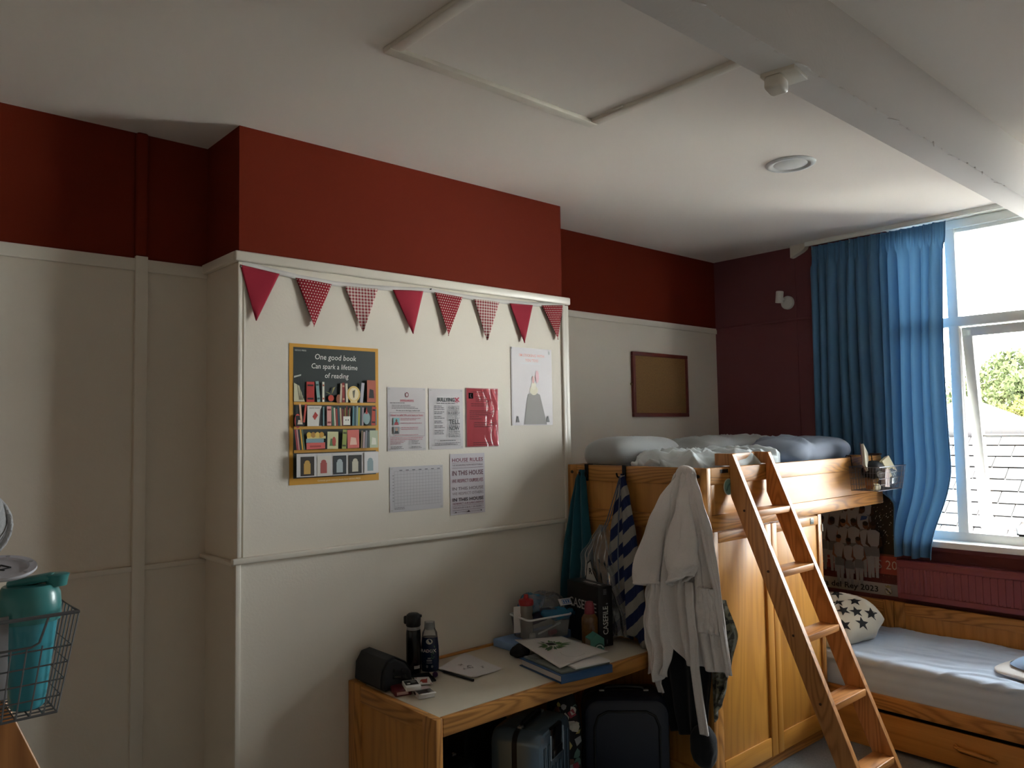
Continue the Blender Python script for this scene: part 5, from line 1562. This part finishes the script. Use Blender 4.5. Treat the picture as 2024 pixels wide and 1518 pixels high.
# ---------------------------------------------------------------- white bathrobe
terry = cloth('white_terry', (.78, .74, .72), .05, .7, 240, .3)
rb = thing('bathrobe', (1.80, -.84, .6), 'white hooded terry bathrobe hanging on the hook nearest the ladder', 'bathrobe')
drape('body', terry, [(1.536, -.772, -.862, 1.858), (1.50, -.755, -.885, 1.835), (1.40, -.722, -.935, 1.812), (1.27, -.690, -.995, 1.796), (1.10, -.655, -1.025, 1.782), (.95, -.645, -1.040, 1.774), (.80, -.672, -1.055, 1.768), (.655, -.700, -1.085, 1.762)],
      rb, nf=4.2, amp=.024, ph=.8, nu=110, nv=90, solid=.008, zend=lambda u: .07 * (1 - sstep(.20, .36, u)) - .012 * u)
drape('left_skirt', terry, [(1.02, -.640, -.745, 1.775), (.90, -.618, -.760, 1.752), (.78, -.628, -.780, 1.735), (.66, -.666, -.795, 1.715), (.575, -.672, -.775, 1.705)],
      rb, nf=2.4, amp=.022, ph=2.1, nu=60, nv=50, solid=.008, rough=.03, seed=7, zend=lambda u: -.0 + .02 * math.sin(u * 9))
drape('right_front', terry, [(1.52, -.845, -.872, 1.842), (1.40, -.880, -.940, 1.805), (1.25, -.915, -1.005, 1.782), (1.05, -.955, -1.045, 1.770), (.85, -.985, -1.070, 1.764), (.652, -1.015, -1.102, 1.756)],
      rb, nf=1.3, amp=.012, ph=.3, nu=40, nv=80, solid=.009, seed=12)
def sleeve(name, path, cuff):
    b = MB()
    n = len(path)
    def F_(u, v):
        s_ = v * (n - 1); i = min(int(s_), n - 2); f_ = s_ - i
        y = path[i][0] + (path[i + 1][0] - path[i][0]) * f_; z = path[i][1] + (path[i + 1][1] - path[i][1]) * f_
        x = path[i][2] + (path[i + 1][2] - path[i][2]) * f_; w_ = path[i][3] + (path[i + 1][3] - path[i][3]) * f_
        a = 2 * PI * u
        k = .008 * math.sin(3 * a + 5 * v) + .022 * mnoise.noise(Vector((math.cos(a) * 1.5, math.sin(a) * 1.5, v * 4 + cuff)))
        return Vector((x + (.034 + k) * math.sin(a) * (w_ / .07), y + (w_ + k) * math.cos(a), z - (.030 if cuff == 2 else .010) * math.cos(a) * v - .020 * max(0, math.sin(a)) * v * v))
    b.grid(F_, 40, 40, cu=True)
    o = b.build(name, terry, rb, 180, solid=.009)
    c_ = MB(); c_.tube([F_(k / 30, .985) for k in range(30)], .008, 8, closed=True); c_.build('cuff', terry, o, 180)
sleeve('sleeve', [(-.782, 1.50, 1.842, .018), (-.742, 1.41, 1.806, .034), (-.712, 1.31, 1.780, .050), (-.682, 1.19, 1.758, .062), (-.658, 1.08, 1.742, .070), (-.648, .990, 1.738, .072)], 1)
sleeve('sleeve', [(-.826, 1.49, 1.836, .018), (-.842, 1.40, 1.800, .036), (-.856, 1.30, 1.770, .058), (-.868, 1.18, 1.742, .080), (-.872, 1.10, 1.728, .086), (-.846, 1.035, 1.722, .066)], 2)
drape('pocket', terry, [(1.012, -.932, -1.030, 1.752), (.92, -.928, -1.036, 1.746), (.812, -.926, -1.040, 1.744)], rb, nf=.8, amp=.006, nu=24, nv=24, solid=.014, rough=.012)
def ribbon(name, pts_, w_, parent, m):
    P_ = [Vector(p_) for p_ in pts_]; n = len(P_) - 1
    def F_(u, v):
        s_ = v * n; i = min(int(s_), n - 1); f_ = s_ - i; f_ = f_ * f_ * (3 - 2 * f_) * .4 + f_ * .6
        q = P_[i].lerp(P_[i + 1], f_); return q + Vector((.003 * math.sin(u * 5), w_ * (u - .5), 0))
    b = MB(); b.grid(F_, 6, 50); return b.build(name, m, parent, 180, solid=.010)
ribbon('belt', [(1.750, -.885, 1.025), (1.728, -.905, .90), (1.728, -.918, .78), (1.722, -.925, .65), (1.728, -.940, .50), (1.732, -.958, .365)], .040, rb, terry)
ribbon('belt', [(1.742, -.722, .70), (1.738, -.712, .62), (1.742, -.700, .53), (1.748, -.712, .49)], .026, rb, terry)
ribbon('lapel', [(1.836, -.868, 1.52), (1.795, -.905, 1.40), (1.770, -.955, 1.27), (1.752, -.998, 1.13), (1.748, -1.030, 1.02), (1.744, -1.048, .90), (1.742, -1.068, .78), (1.738, -1.092, .655)], .020, rb, terry)
b = MB(); b.blob((1.846, -.816, 1.507), (.050, .105, .085), nu=30, nv=18, e=.9, e2=.9, nz=.006, nsc=16, seed=3); b.build('hood', terry, rb, 180)

# dark and camouflage clothes underneath
drape_d = cloth('near_black_cloth', '0E1016', .2, .3, 300)
o, _f = drape('dark_trousers', drape_d, [(.98, -.70, -.86, 1.835), (.80, -.66, -.92, 1.825), (.60, -.655, -.945, 1.815), (.42, -.690, -.925, 1.812), (.30, -.720, -.905, 1.815)], nf=3, amp=.016, ph=1, nu=60, nv=50)
tag(o, 'black trousers hanging below the white bathrobe', 'trousers')
camo = mat('camo_cloth', '5A5A46', .9, bump=.3, bscale=300)
def camo_nodes(m):
    nt = m.node_tree; b_ = nt.nodes['Principled BSDF']; tc = nt.nodes.new('ShaderNodeTexCoord'); n = nt.nodes.new('ShaderNodeTexNoise'); n.inputs['Scale'].default_value = 16
    cr = nt.nodes.new('ShaderNodeValToRGB'); cr.color_ramp.interpolation = 'CONSTANT'
    for k, (p_, h_) in enumerate(((0, '3B3A34'), (.42, '6E6B58'), (.5, '84857A'), (.58, '57564E'))):
        e = cr.color_ramp.elements[k] if k < 2 else cr.color_ramp.elements.new(p_)
        e.position = p_; e.color = (*hexc(h_), 1)
    nt.links.new(tc.outputs['Object'], n.inputs['Vector']); nt.links.new(n.outputs[0], cr.inputs[0]); nt.links.new(cr.outputs[0], b_.inputs['Base Color'])
camo_nodes(camo)
o, _f = drape('camouflage_shorts', camo, [(.95, -.93, -1.02, 1.845), (.80, -.935, -1.085, 1.838), (.66, -.940, -1.055, 1.832), (.52, -.945, -1.025, 1.828), (.395, -.950, -.985, 1.825)], nf=2.2, amp=.018, ph=2, nu=50, nv=50, zend=lambda u: .10 * u)
tag(o, 'grey-green camouflage shorts showing under the bathrobe hem', 'shorts')
b = MB(); b.blob((1.800, -.905, .285), (.10, .12, .19), nu=40, nv=24, e=.8, e2=.7, nz=.010, nsc=12, seed=5)
o = b.build('dark_shoe_bag', drape_d, None, 180)
tag(o, 'small black bag hanging low beside the wardrobe corner', 'bag')
b = MB(); b.tube([(1.80, -.905, .37), (1.812, -.908, .43), (1.822, -.905, .50), (1.866, -.900, .56)], .006, 8); b.build('strap', drape_d, o)

# ================================================================== luggage under the desk
def case(name, c, rz, w_, d_, h_, shell, label, rib=True, wheels=True, handle=True, band=None, rcorner=.055):
    t = thing(name, c, label, 'suitcase', None, rot=(0, 0, R(rz)))
    z0 = .045 if wheels else .004
    def shellmesh(y0, y1, dome):
        b = MB(); n = 9
        ring = []
        for qx, qz, a0 in ((1, 1, 0), (-1, 1, PI / 2), (-1, -1, PI), (1, -1, 1.5 * PI)):
            for i in range(n):
                a = a0 + PI / 2 * i / (n - 1)
                ring.append((qx * (w_ / 2 - rcorner) + rcorner * math.cos(a), z0 + h_ / 2 + qz * (h_ / 2 - rcorner) + rcorner * math.sin(a)))
        N_ = len(ring); cx_, cz_ = 0, z0 + h_ / 2
        secs = [(y0, 1.0), (y0 + (y1 - y0) * .55, 1.0), (y0 + (y1 - y0) * .80, .985), (y0 + (y1 - y0) * .94, .95), (y1, .88)]
        vs = []
        for yy, k in secs:
            for x, z in ring:
                vs.append((x * (1 - (1 - k) * 1.0), yy, cz_ + (z - cz_) * (1 - (1 - k) * .75)))
        fs = [[i * N_ + k, i * N_ + (k + 1) % N_, (i + 1) * N_ + (k + 1) % N_, (i + 1) * N_ + k] for i in range(len(secs) - 1) for k in range(N_)]
        fs.append([(len(secs) - 1) * N_ + k for k in range(N_)]); fs.append([k for k in range(N_)][::-1])
        b.add(vs, fs)
        if rib:
            s_ = 1 if y1 > y0 else -1
            for k in range(7):
                x = (-.36 + .12 * k) * w_
                if s_ < 0 and abs(k - 3) < 2 and handle: zt = z0 + h_ * .62
                else: zt = z0 + h_ * .86
                b.box(x - .007, x + .007, y1 - .002, y1 + s_ * .006, z0 + h_ * .1, zt, bev=.003)
        return b
    shellmesh(-.012, -d_ / 2, 1).build('front_shell', shell, t, 35, local=True)
    shellmesh(.012, d_ / 2, 1).build('back_shell', shell, t, 35, local=True)
    b = MB(); n = 9; ring = []
    for qx, qz, a0 in ((1, 1, 0), (-1, 1, PI / 2), (-1, -1, PI), (1, -1, 1.5 * PI)):
        for i in range(n):
            a = a0 + PI / 2 * i / (n - 1); r_ = rcorner - .002
            ring.append((qx * (w_ / 2 - rcorner) + r_ * math.cos(a), 0, z0 + h_ / 2 + qz * (h_ / 2 - rcorner) + r_ * math.sin(a)))
    b.prism([(x, -.0125, z) for x, y, z in ring], (0, .025, 0)); b.build('zip_band', black_plastic, t, 30, local=True)
    b = MB(); b.tube([(-.10, 0, z0 + h_ - .004), (-.085, 0, z0 + h_ + .014), (0, 0, z0 + h_ + .020), (.085, 0, z0 + h_ + .014), (.10, 0, z0 + h_ - .004)], .008, 8); g = b.build('top_handle', black_plastic, t, local=True)
    for x in (-.105, .105):
        b = MB(); b.box(x - .012, x + .012, -.010, .010, z0 + h_ - .004, z0 + h_ + .006, bev=.002); b.build('handle_clip', mat('clip_silver', 'A8A8A4', .3, metal=.7), g, local=True)
    if handle:
        b = MB(); b.box(-.062, .062, -d_ / 2 - .006, -d_ / 2 + .03, z0 + h_ * .70, z0 + h_ * .985, bev=.01); b.box(-.05, .05, -d_ / 2 - .010, -d_ / 2, z0 + h_ * .70, z0 + h_ * .78, bev=.003); b.build('lock_panel', mat('gloss_black', '0B0C10', .18), t, local=True)
        b = MB()
        for x in (-.066, .066): b.tube([(x, -d_ / 2 - .004, z0 + h_ * .69), (x, -d_ / 2 - .004, z0 + h_ * .93)], .004, 8)
        b.tube([(-.066, -d_ / 2 - .004, z0 + h_ * .69), (.066, -d_ / 2 - .004, z0 + h_ * .69)], .004, 8); b.build('panel_trim', mat('bright_trim', 'B9C4CC', .2, metal=.9), t, local=True)
    if wheels:
        for x in (-1, 1):
            for y in (-1, 1):
                b = MB(); b.cyl((x * (w_ / 2 - .05) - .012, y * d_ * .32, .0225), (x * (w_ / 2 - .05) + .012, y * d_ * .32, .0225), .0225, n=16); b.box(x * (w_ / 2 - .05) - .016, x * (w_ / 2 - .05) + .016, y * d_ * .32 - .015, y * d_ * .32 + .015, .024, .055, bev=.004); b.build('wheel', black_plastic, t, local=True)
    return t
steel_blue = mat('steel_blue_shell', (.17, .25, .33), .22, metal=.65, coat=.2, bump=.08, bscale=500)
case('suitcase', (1.105, -.500, 0), 22, .34, .235, .43, steel_blue, 'metallic steel blue cabin suitcase under the desk')
navy = mat('navy_shell', (.010, .014, .030), .35, bump=.05, bscale=400)
t = case('suitcase', (1.655, -.560, 0), -44, .40, .25, .440, navy, 'large navy suitcase under the right end of the desk', rib=False, handle=False, rcorner=.07)
b = MB(); b.tube([(.15 * math.cos(0), -.128, .10), (.15, -.128, .36), (.13, -.128, .41), (.09, -.128, .43), (-.09, -.128, .43), (-.13, -.128, .41), (-.15, -.128, .36), (-.15, -.128, .10)], .006, 8); b.build('front_piping', black_plastic, t, local=True)
b = MB(); b.box(.160, .168, -.124, -.120, .12, .19, bev=.001); b.build('side_badge', mat('badge_pale', '9FB0B8', .3), t, local=True)
t = case('suitcase', (.735, -.300, 0), 8, .30, .22, .33, mat('black_shell', '0D0E11', .55, bump=.2, bscale=400), 'small black soft suitcase under the left end of the desk', rib=False, wheels=False, handle=False, rcorner=.05)
b = MB(); b.tube([(-.13, -.108, .05), (-.13, -.108, .29), (-.10, -.108, .31), (.10, -.108, .31), (.13, -.108, .29), (.13, -.108, .05)], .004, 8); b.build('grey_piping', mat('piping_grey', '4A4C50', .5), t, local=True)
case('suitcase', (1.075, -.135, 0), 4, .30, .20, .40, mat('black_hard_shell', '121317', .4), 'black hard suitcase at the back under the desk', rib=False, wheels=False, handle=False)
# patterned backpack between the two larger suitcases
t = thing('backpack', (1.405, -.395, 0), 'black sticker-patterned backpack between the two larger suitcases', 'backpack')
b = MB(); b.blob((1.405, -.395, .255), (.16, .20, .50), nu=44, nv=30, e=.6, e2=.55, nz=.010, nsc=9, seed=2, M=Matrix.Rotation(R(-30), 3, 'Z')); bpk = b
b.build('body', mat('black_canvas', '14151A', .7, bump=.3, bscale=300), t, 180)
b = MB(); cols_ = ['8E2A3A', 'B9B4A8', '5F7F78', 'A89A5A', '9A9CA0', '6E4A3A', '40606A', 'C2BCB4']
rs = random.Random(4)
SU, SV = Vector((.80, -.60, 0)), Vector((0, 0, 1))
for k in range(60):
    a_, b_ = rs.uniform(-.09, .09), rs.uniform(-.21, .21)
    n = rs.choice((4, 5, 6, 7)); s_ = rs.uniform(.012, .032); ph = rs.uniform(0, 6)
    g_ = ([(s_ * rs.uniform(.5, 1) * math.cos(ph + 2 * PI * i / n), s_ * rs.uniform(.5, 1) * math.sin(ph + 2 * PI * i / n)) for i in range(n)], [list(range(n))])
    decal(b, bpk, g_, Vector((1.405, -.395, .255)) + SU * a_ + SV * b_, SU, SV, k % 8, .4, .0010 + .0002 * k)
b.build('stickers', [mat('sticker_' + c_, c_, .45) for c_ in cols_], t, 0)
b = MB(); b.tube([(1.39, -.40, .49), (1.385, -.405, .525), (1.405, -.42, .53), (1.42, -.43, .495)], .008, 8); b.build('grab_loop', black_nylon, t)

# ================================================================== wire baskets
wire = mat('grey_wire', '707276', .4, metal=.3)
wire_l = mat('bright_wire', '77787F', .35, metal=.7)
def basket(name, loc, rz, w_, d_, h_, label, m, sx, sz, scoop=0.0, wr=.0012, taper=.93, hk=.38):
    """local frame: front faces -Y, top rim at z=0"""
    t = thing(name, loc, label, 'wire basket', None, rot=(0, 0, R(rz)))
    def C_(x, y, z):
        k = 1 - (1 - taper) * (-z / h_)
        return Vector((x * k, y * (1 - (1 - taper) * (-z / h_) * 1.0) , z))
    b = MB(); b.tube([C_(-w_ / 2, -d_, 0), C_(w_ / 2, -d_, 0), C_(w_ / 2, 0, 0), C_(-w_ / 2, 0, 0)], wr * 2.2, 8, closed=True); b.build('rim', m, t, local=True)
    b = MB()
    nx, ny, nz_ = int(w_ / sx), int(d_ / sx), max(2, int(h_ / sz))
    for i in range(nx + 1):
        x = -w_ / 2 + w_ * i / nx
        zt = -scoop if scoop and .12 < i / nx < .90 else 0
        b.tube([C_(x, -d_, zt), C_(x, -d_, -h_)], wr, 5); b.tube([C_(x, 0, 0), C_(x, 0, -h_)], wr, 5); b.tube([C_(x, -d_, -h_), C_(x, 0, -h_)], wr, 5)
    for i in range(1, ny):
        y = -d_ * i / ny
        for s_ in (-1, 1): b.tube([C_(s_ * w_ / 2, y, 0), C_(s_ * w_ / 2, y, -h_)], wr, 5)
        b.tube([C_(-w_ / 2, y, -h_), C_(w_ / 2, y, -h_)], wr, 5)
    for k in range(1, nz_ + 1):
        z = -h_ * k / nz_
        if scoop and -z < scoop: continue
        b.tube([C_(-w_ / 2, -d_, z), C_(w_ / 2, -d_, z), C_(w_ / 2, 0, z), C_(-w_ / 2, 0, z)], wr * (1.6 if k == nz_ else 1.0), 5, closed=True)
    if scoop:
        b.tube([C_(-w_ / 2 * .76, -d_, -scoop), C_(w_ / 2 * .66, -d_, -scoop), C_(w_ / 2 * .72, -d_, -scoop * .88), C_(w_ / 2 * .76, -d_, 0)], wr * 1.4, 6)
    b.build('mesh', m, t, local=True)
    for x in (-w_ * .38, w_ * hk):
        b = MB(); b.tube([(x, 0, -.01), (x, .006, .03), (x, .008, .062), (x, .035, .066), (x, .042, .045)], .003, 6); b.build('hook', black_metal, t, local=True)
    return t
basket('wire_basket', (3.492, -.924, 1.486), 0, .368, .175, .138, 'wire basket of odds and ends hooked on the loft bed side near the curtain', wire_l, .017, .034, taper=.90)
# its contents
b = MB(); b.rbox((3.415, -.975, 1.528), (.095, .016, .165), Euler((R(-14), R(38), R(6))).to_matrix(), bev=.002)
o = b.build('book', mat('cream_pages', 'B9B5A2', .7), None); tag(o, 'open-edged cream book leaning out of the basket on the left', 'book')
b = MB(); b.rbox((3.409, -.966, 1.530), (.100, .004, .172), Euler((R(-14), R(38), R(6))).to_matrix(), bev=.001); b.build('cover', mat('maroon_cover', '5A2A34', .4), o)
b = MB(); b.rbox((3.560, -1.040, 1.478), (.145, .030, .105), Euler((R(-22), R(-12), R(8))).to_matrix(), bev=.003)
o = b.build('notebook', mat('ivory_pages', 'C9C2A4', .7), None); tag(o, 'thick ivory notebook in the middle of the basket by the curtain', 'book')
b = MB(); b.blob((3.470, -1.000, 1.462), (.20, .11, .10), nu=36, nv=20, nz=.008, nsc=16, e=.8, e2=.8, seed=3); tag(b.build('black_pouch', black_nylon, None, 180), 'soft black pouch between the books in the basket by the curtain', 'pouch')
t = thing('spray_can', (3.375, -1.055, 1.44), 'dark can with a pale round end lying in the basket by the curtain', 'can'); b = MB(); b.cyl((3.372, -1.075, 1.444), (3.45, -.96, 1.430), .024, n=24); b.build('body', mat('can_dark', '2A2C30', .3), t)
b = MB(); b.cyl((3.3715, -1.0760, 1.4441), (3.3708, -1.0768, 1.4442), .020, n=24); b.cyl((3.3712, -1.0765, 1.4442), (3.3700, -1.0780, 1.4444), .009, n=16); b.build('end', mat('can_end', 'A8A6A0', .3, metal=.5), t)
b = MB(); b.rbox((3.375, -1.010, 1.388), (.10, .045, .034), Euler((0, R(-22), R(30))).to_matrix(), bev=.006); tag(b.build('brown_case', mat('tan_leather', '8A5A34', .5), None), 'tan brown case at the bottom of the basket by the curtain', 'case')
b = MB(); b.cyl((3.345, -1.040, 1.370), (3.385, -1.055, 1.368), .020, n=24); tag(b.build('tape_roll', mat('cream_tape', 'C2BCA0', .5), None), 'small cream roll at the bottom front of the basket by the curtain', 'roll')
b = MB(); b.rbox((3.455, -1.070, 1.418), (.075, .025, .105), Euler((0, R(6), R(4))).to_matrix(), bev=.004); tag(b.build('snack_packet', mat('pink_white_packet', 'BCAAA6', .4, var=.3, vscale=60), None), 'pink and white packet behind the front wires of the basket', 'packet')
b = MB(); b.blob((3.565, -1.055, 1.415), (.11, .06, .11), nu=36, nv=20, nz=.012, nsc=22, seed=4, e=.8, e2=.8); tag(b.build('foil_wrapper', mat('silver_foil', 'A9B4BA', .2, metal=.8), None, 20), 'crumpled silver foil wrapper at the right of the basket', 'wrapper')
b = MB(); b.blob((3.600, -1.02, 1.382), (.10, .10, .05), nu=30, nv=16, nz=.008, nsc=20, seed=6, e=.8, e2=.8); tag(b.build('purple_cloth', cloth('purple_cloth', '4A2E4A', .1, .3, 300), None, 180), 'purple cloth at the bottom right of the basket', 'cloth')

# ---------------------------------------------------------------- second loft bed at the left edge of the photo, turned a quarter
CX2, CY2 = -2.072, -3.56
def quarter(o): return (CX2 - o.location.y, CY2 + o.location.x, o.location.z)
dup(loft, quarter(loft), PI / 2, 'second oak loft bed, just beyond the left edge of the photo')
dup(lad, quarter(lad), PI / 2, 'oak ladder leg at the left photo edge, under the basket with the turquoise bottle')
bk = basket('wire_basket', (-1.130, -1.700, 1.492), 0, .304, .132, .136, 'dark wire basket holding the turquoise bottle at the left edge of the photo', wire, .0185, .0195, scoop=.040, wr=.0012, taper=.86, hk=.05)
tq = mat('turquoise_plastic', (.06, .33, .37), .3, coat=.2)
t = thing('shaker_bottle', (-1.027, -1.766, 1.357), 'turquoise shaker bottle in the basket at the left edge of the photo', 'bottle')
bc = (-1.027, -1.766, 1.357)
b = MB(); b.lathe([(.019, 0), (.0220, .004), (.0232, .014), (.0240, .016), (.0372, .128), (.0372, .130)], bc, 40)
b.build('cup', mat('turquoise_cup', (.06, .34, .42), .25, coat=.3), t)
b = MB(); b.lathe([(.0395, .120), (.0405, .124), (.0405, .142), (.0392, .157), (.0360, .164), (.0340, .168), (.0325, .170), (.0001, .171)], bc, 40)
b.lathe([(.0130, .166), (.0150, .178), (.0165, .182), (.0130, .1835), (.0001, .1835)], (bc[0] + .032, bc[1] - .012, bc[2]), 24)
b.rbox((bc[0] + .002, bc[1] - .002, bc[2] + .176), (.06, .020, .012), Matrix.Rotation(R(-24), 3, 'Z') @ Matrix.Rotation(R(-8), 3, 'Y'), bev=.005)
b.build('lid', mat('turquoise_lid', (.055, .26, .26), .3, coat=.2), t)
# white badge disc lying on top
t = thing('badge_disc', (-1.062, -1.774, 1.552), 'round white plastic disc with a dark mark lying on the turquoise bottle', 'disc', rot=(R(14), R(-3), R(10)))
b = MB(); b.lathe([(.0001, 0), (.040, 0), (.0425, .003), (.0420, .006), (.033, .006), (.031, .0035), (.0001, .0035)], (0, 0, 0), 48)
b.build('disc', mat('pale_lilac_plastic', (.56, .55, .60), .35), t, local=True)
b = MB()
for k in range(6):
    a = k * PI / 3; b.cyl((.0372 * math.cos(a), .0372 * math.sin(a), .0058), (.0372 * math.cos(a), .0372 * math.sin(a), .0066), .0028, n=10)
b.build('stud', mat('stud_grey', 'A2A2A8', .3), t, local=True)
b = MB()
for (x0_, y0_, x1_, y1_) in ((-.008, -.006, .010, -.004), (.010, -.004, .002, .010), (.002, .010, -.008, -.006), (-.012, .004, .000, -.010)):
    b.tube([(x0_, y0_, .0040), (x1_, y1_, .0040)], .0011, 5)
b.build('dark_mark', mat('mark_charcoal', '2E3034', .5), t, local=True)
b = MB(); b.rbox((-1.066, -1.800, 1.438), (.020, .004, .110), Matrix.Rotation(R(12), 3, 'Z'), bev=.001)
tag(b.build('grey_card', mat('grey_card', '8C8A8C', .6), None), 'grey printed card standing left of the turquoise bottle', 'card')
b = MB(); b.blob((-1.136, -1.715, 1.612), (.172, .13, .125), nu=50, nv=30, e=.7, e2=.75, nz=.008, nsc=14, seed=2)
fz = b.build('fleece_blanket', cloth('grey_fleece', (.36, .36, .365), .3, .9, 160, .4), None, 180)
tag(fz, 'grey fleece roll at the left edge of the photo above the basket', 'blanket')
b = MB()
for k in range(3): b.tube([(-1.136 + .088 * math.cos(a), -1.715 + .030 * (k - 1) , 1.612 + .064 * math.sin(a)) for a in [2 * PI * i / 30 for i in range(30)]], .004, 6, closed=True)
b.build('ribbing', cloth('grey_fleece_rib', (.44, .44, .45), .2, .9, 160), fz, 180)
# ================================================================== outside the window
slate_edge = mat('shaded_slate_edge', (0.004, 0.004, 0.004), 0.9, spec=0.0)  # near-black paint stands in for shade along each slate's lower edge
rf = thing('slate_roof', (12.0, 1.0, -5.0), 'grey slate roof of the neighbouring building seen through the window', 'roof')
RX, RZ = 12.2, 1.55
sl = MB()
rows, rh, tw = 17, 0.235, 0.42
rnd = random.Random(3)
for i in range(rows):
    for j in range(22):
        yy = -4.6 + j * tw + (tw / 2 if i % 2 else 0)
        d0 = i * rh
        x0, z0 = RX - (d0 + rh * 1.12) * math.cos(R(42)), RZ - (d0 + rh * 1.12) * math.sin(R(42))
        x1, z1 = RX - d0 * math.cos(R(42)), RZ - d0 * math.sin(R(42))
        jz = rnd.uniform(-.006, .010)
        wv = tw - .014
        nx, nz = -math.sin(R(42)), math.cos(R(42))
        up = .034 + jz
        P0 = Vector((x0 + nx * up, yy, z0 + nz * up)); P1 = Vector((x1 + nx * .006, yy, z1 + nz * .006))
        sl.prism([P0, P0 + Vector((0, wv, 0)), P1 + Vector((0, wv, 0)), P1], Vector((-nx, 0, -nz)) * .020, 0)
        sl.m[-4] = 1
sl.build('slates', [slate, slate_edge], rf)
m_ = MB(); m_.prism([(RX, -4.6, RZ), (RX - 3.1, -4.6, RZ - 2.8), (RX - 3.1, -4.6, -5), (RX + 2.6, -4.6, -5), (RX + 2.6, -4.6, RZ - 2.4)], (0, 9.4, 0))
m_.build('roof_body', mat('shaded_roof_body', (0.006, 0.006, 0.006), 0.9, spec=0.0), rf)  # coloured near-black so the gaps between slates read as shade
m_ = MB(); m_.tube([(RX, -4.6, RZ + .02), (RX, 4.8, RZ + .02)], .09, 10); m_.build('ridge_tiles', mat('ridge_grey', (.012, .0115, .012), .9, spec=.1), rf)
g2 = MB()
gy, gx, gz = 2.90, 17.0, 2.30
base = [(gx - 3, gy - 3.4, .4), (gx + 3, gy - 3.4, .4), (gx + 3, gy + 3.4, .4), (gx - 3, gy + 3.4, .4)]
g2.add(base + [(gx, gy, gz)], [[0, 1, 4], [1, 2, 4], [2, 3, 4], [3, 0, 4]])
g2.prism(base, (0, 0, -6.0))
tag(g2.build('hipped_roof', slate, smooth=0), 'pale hipped roof rising behind the nearer slate roof', 'roof')

leafA = mat('leaf_green', (0.028, 0.035, 0.016), 0.9, spec=0.0, var=0.35, vscale=3)
leafB = mat('leaf_yellow_green', (0.046, 0.050, 0.014), 0.9, spec=0.0, var=0.3, vscale=3)
bark = mat('bark_brown', '5B4A3A', 0.9)
def tree(name, x, y, h, r, leaf, label, n=900, cat='tree', seed=1, squash=.9):
    rt = thing(name, (x, y, -5.0), label, cat)
    rnd = random.Random(seed)
    tk = MB(); tk.tube([(x, y, -5), (x + .1, y, -2), (x, y + .1, h - r)], [r * .13, r * .10, r * .04], 10)
    for k in range(7):
        a = rnd.uniform(0, 2 * PI)
        tk.tube([(x, y, h - r * 1.4 + k * .1 * r), (x + math.cos(a) * r * .7, y + math.sin(a) * r * .7, h - r * rnd.uniform(.2, .9))], [r * .04, r * .012], 6)
    tk.build('trunk', bark, rt)
    lf = MB()
    cl = [(Vector((rnd.gauss(0, .42), rnd.gauss(0, .42), rnd.gauss(0, .40))) * r) for _ in range(26)]
    for i in range(n):
        c0 = cl[i % len(cl)]
        p = Vector((x, y, h - r)) + Vector((c0.x, c0.y, c0.z * squash)) + Vector((rnd.gauss(0, .16), rnd.gauss(0, .16), rnd.gauss(0, .13))) * r
        s = r * rnd.uniform(.045, .085)
        M = Euler((rnd.uniform(0, 6), rnd.uniform(0, 6), rnd.uniform(0, 6))).to_matrix()
        lf.add([p + M @ Vector(q) * s for q in ((-1, 0, 0), (0, -.6, .1), (1, 0, 0), (0, .6, .1))], [[0, 1, 2, 3]])
    lf.build('foliage', leaf, rt, smooth=0)
    return rt
tree('broadleaf_tree', 30.0, 7.1, 4.1, 1.45, leafA, 'leafy green tree beyond the roofs, nearest the curtain', 4200, seed=3)
tree('broadleaf_tree', 40.0, 8.0, 4.9, 1.9, leafA, 'leafy green tree beyond the roofs at the right edge of the photo', 5200, seed=5)
tree('shrub', 20.0, 2.65, 2.35, .62, leafB, 'bright yellow-green shrub just behind the slate roof ridge', 2200, 'shrub', seed=8)
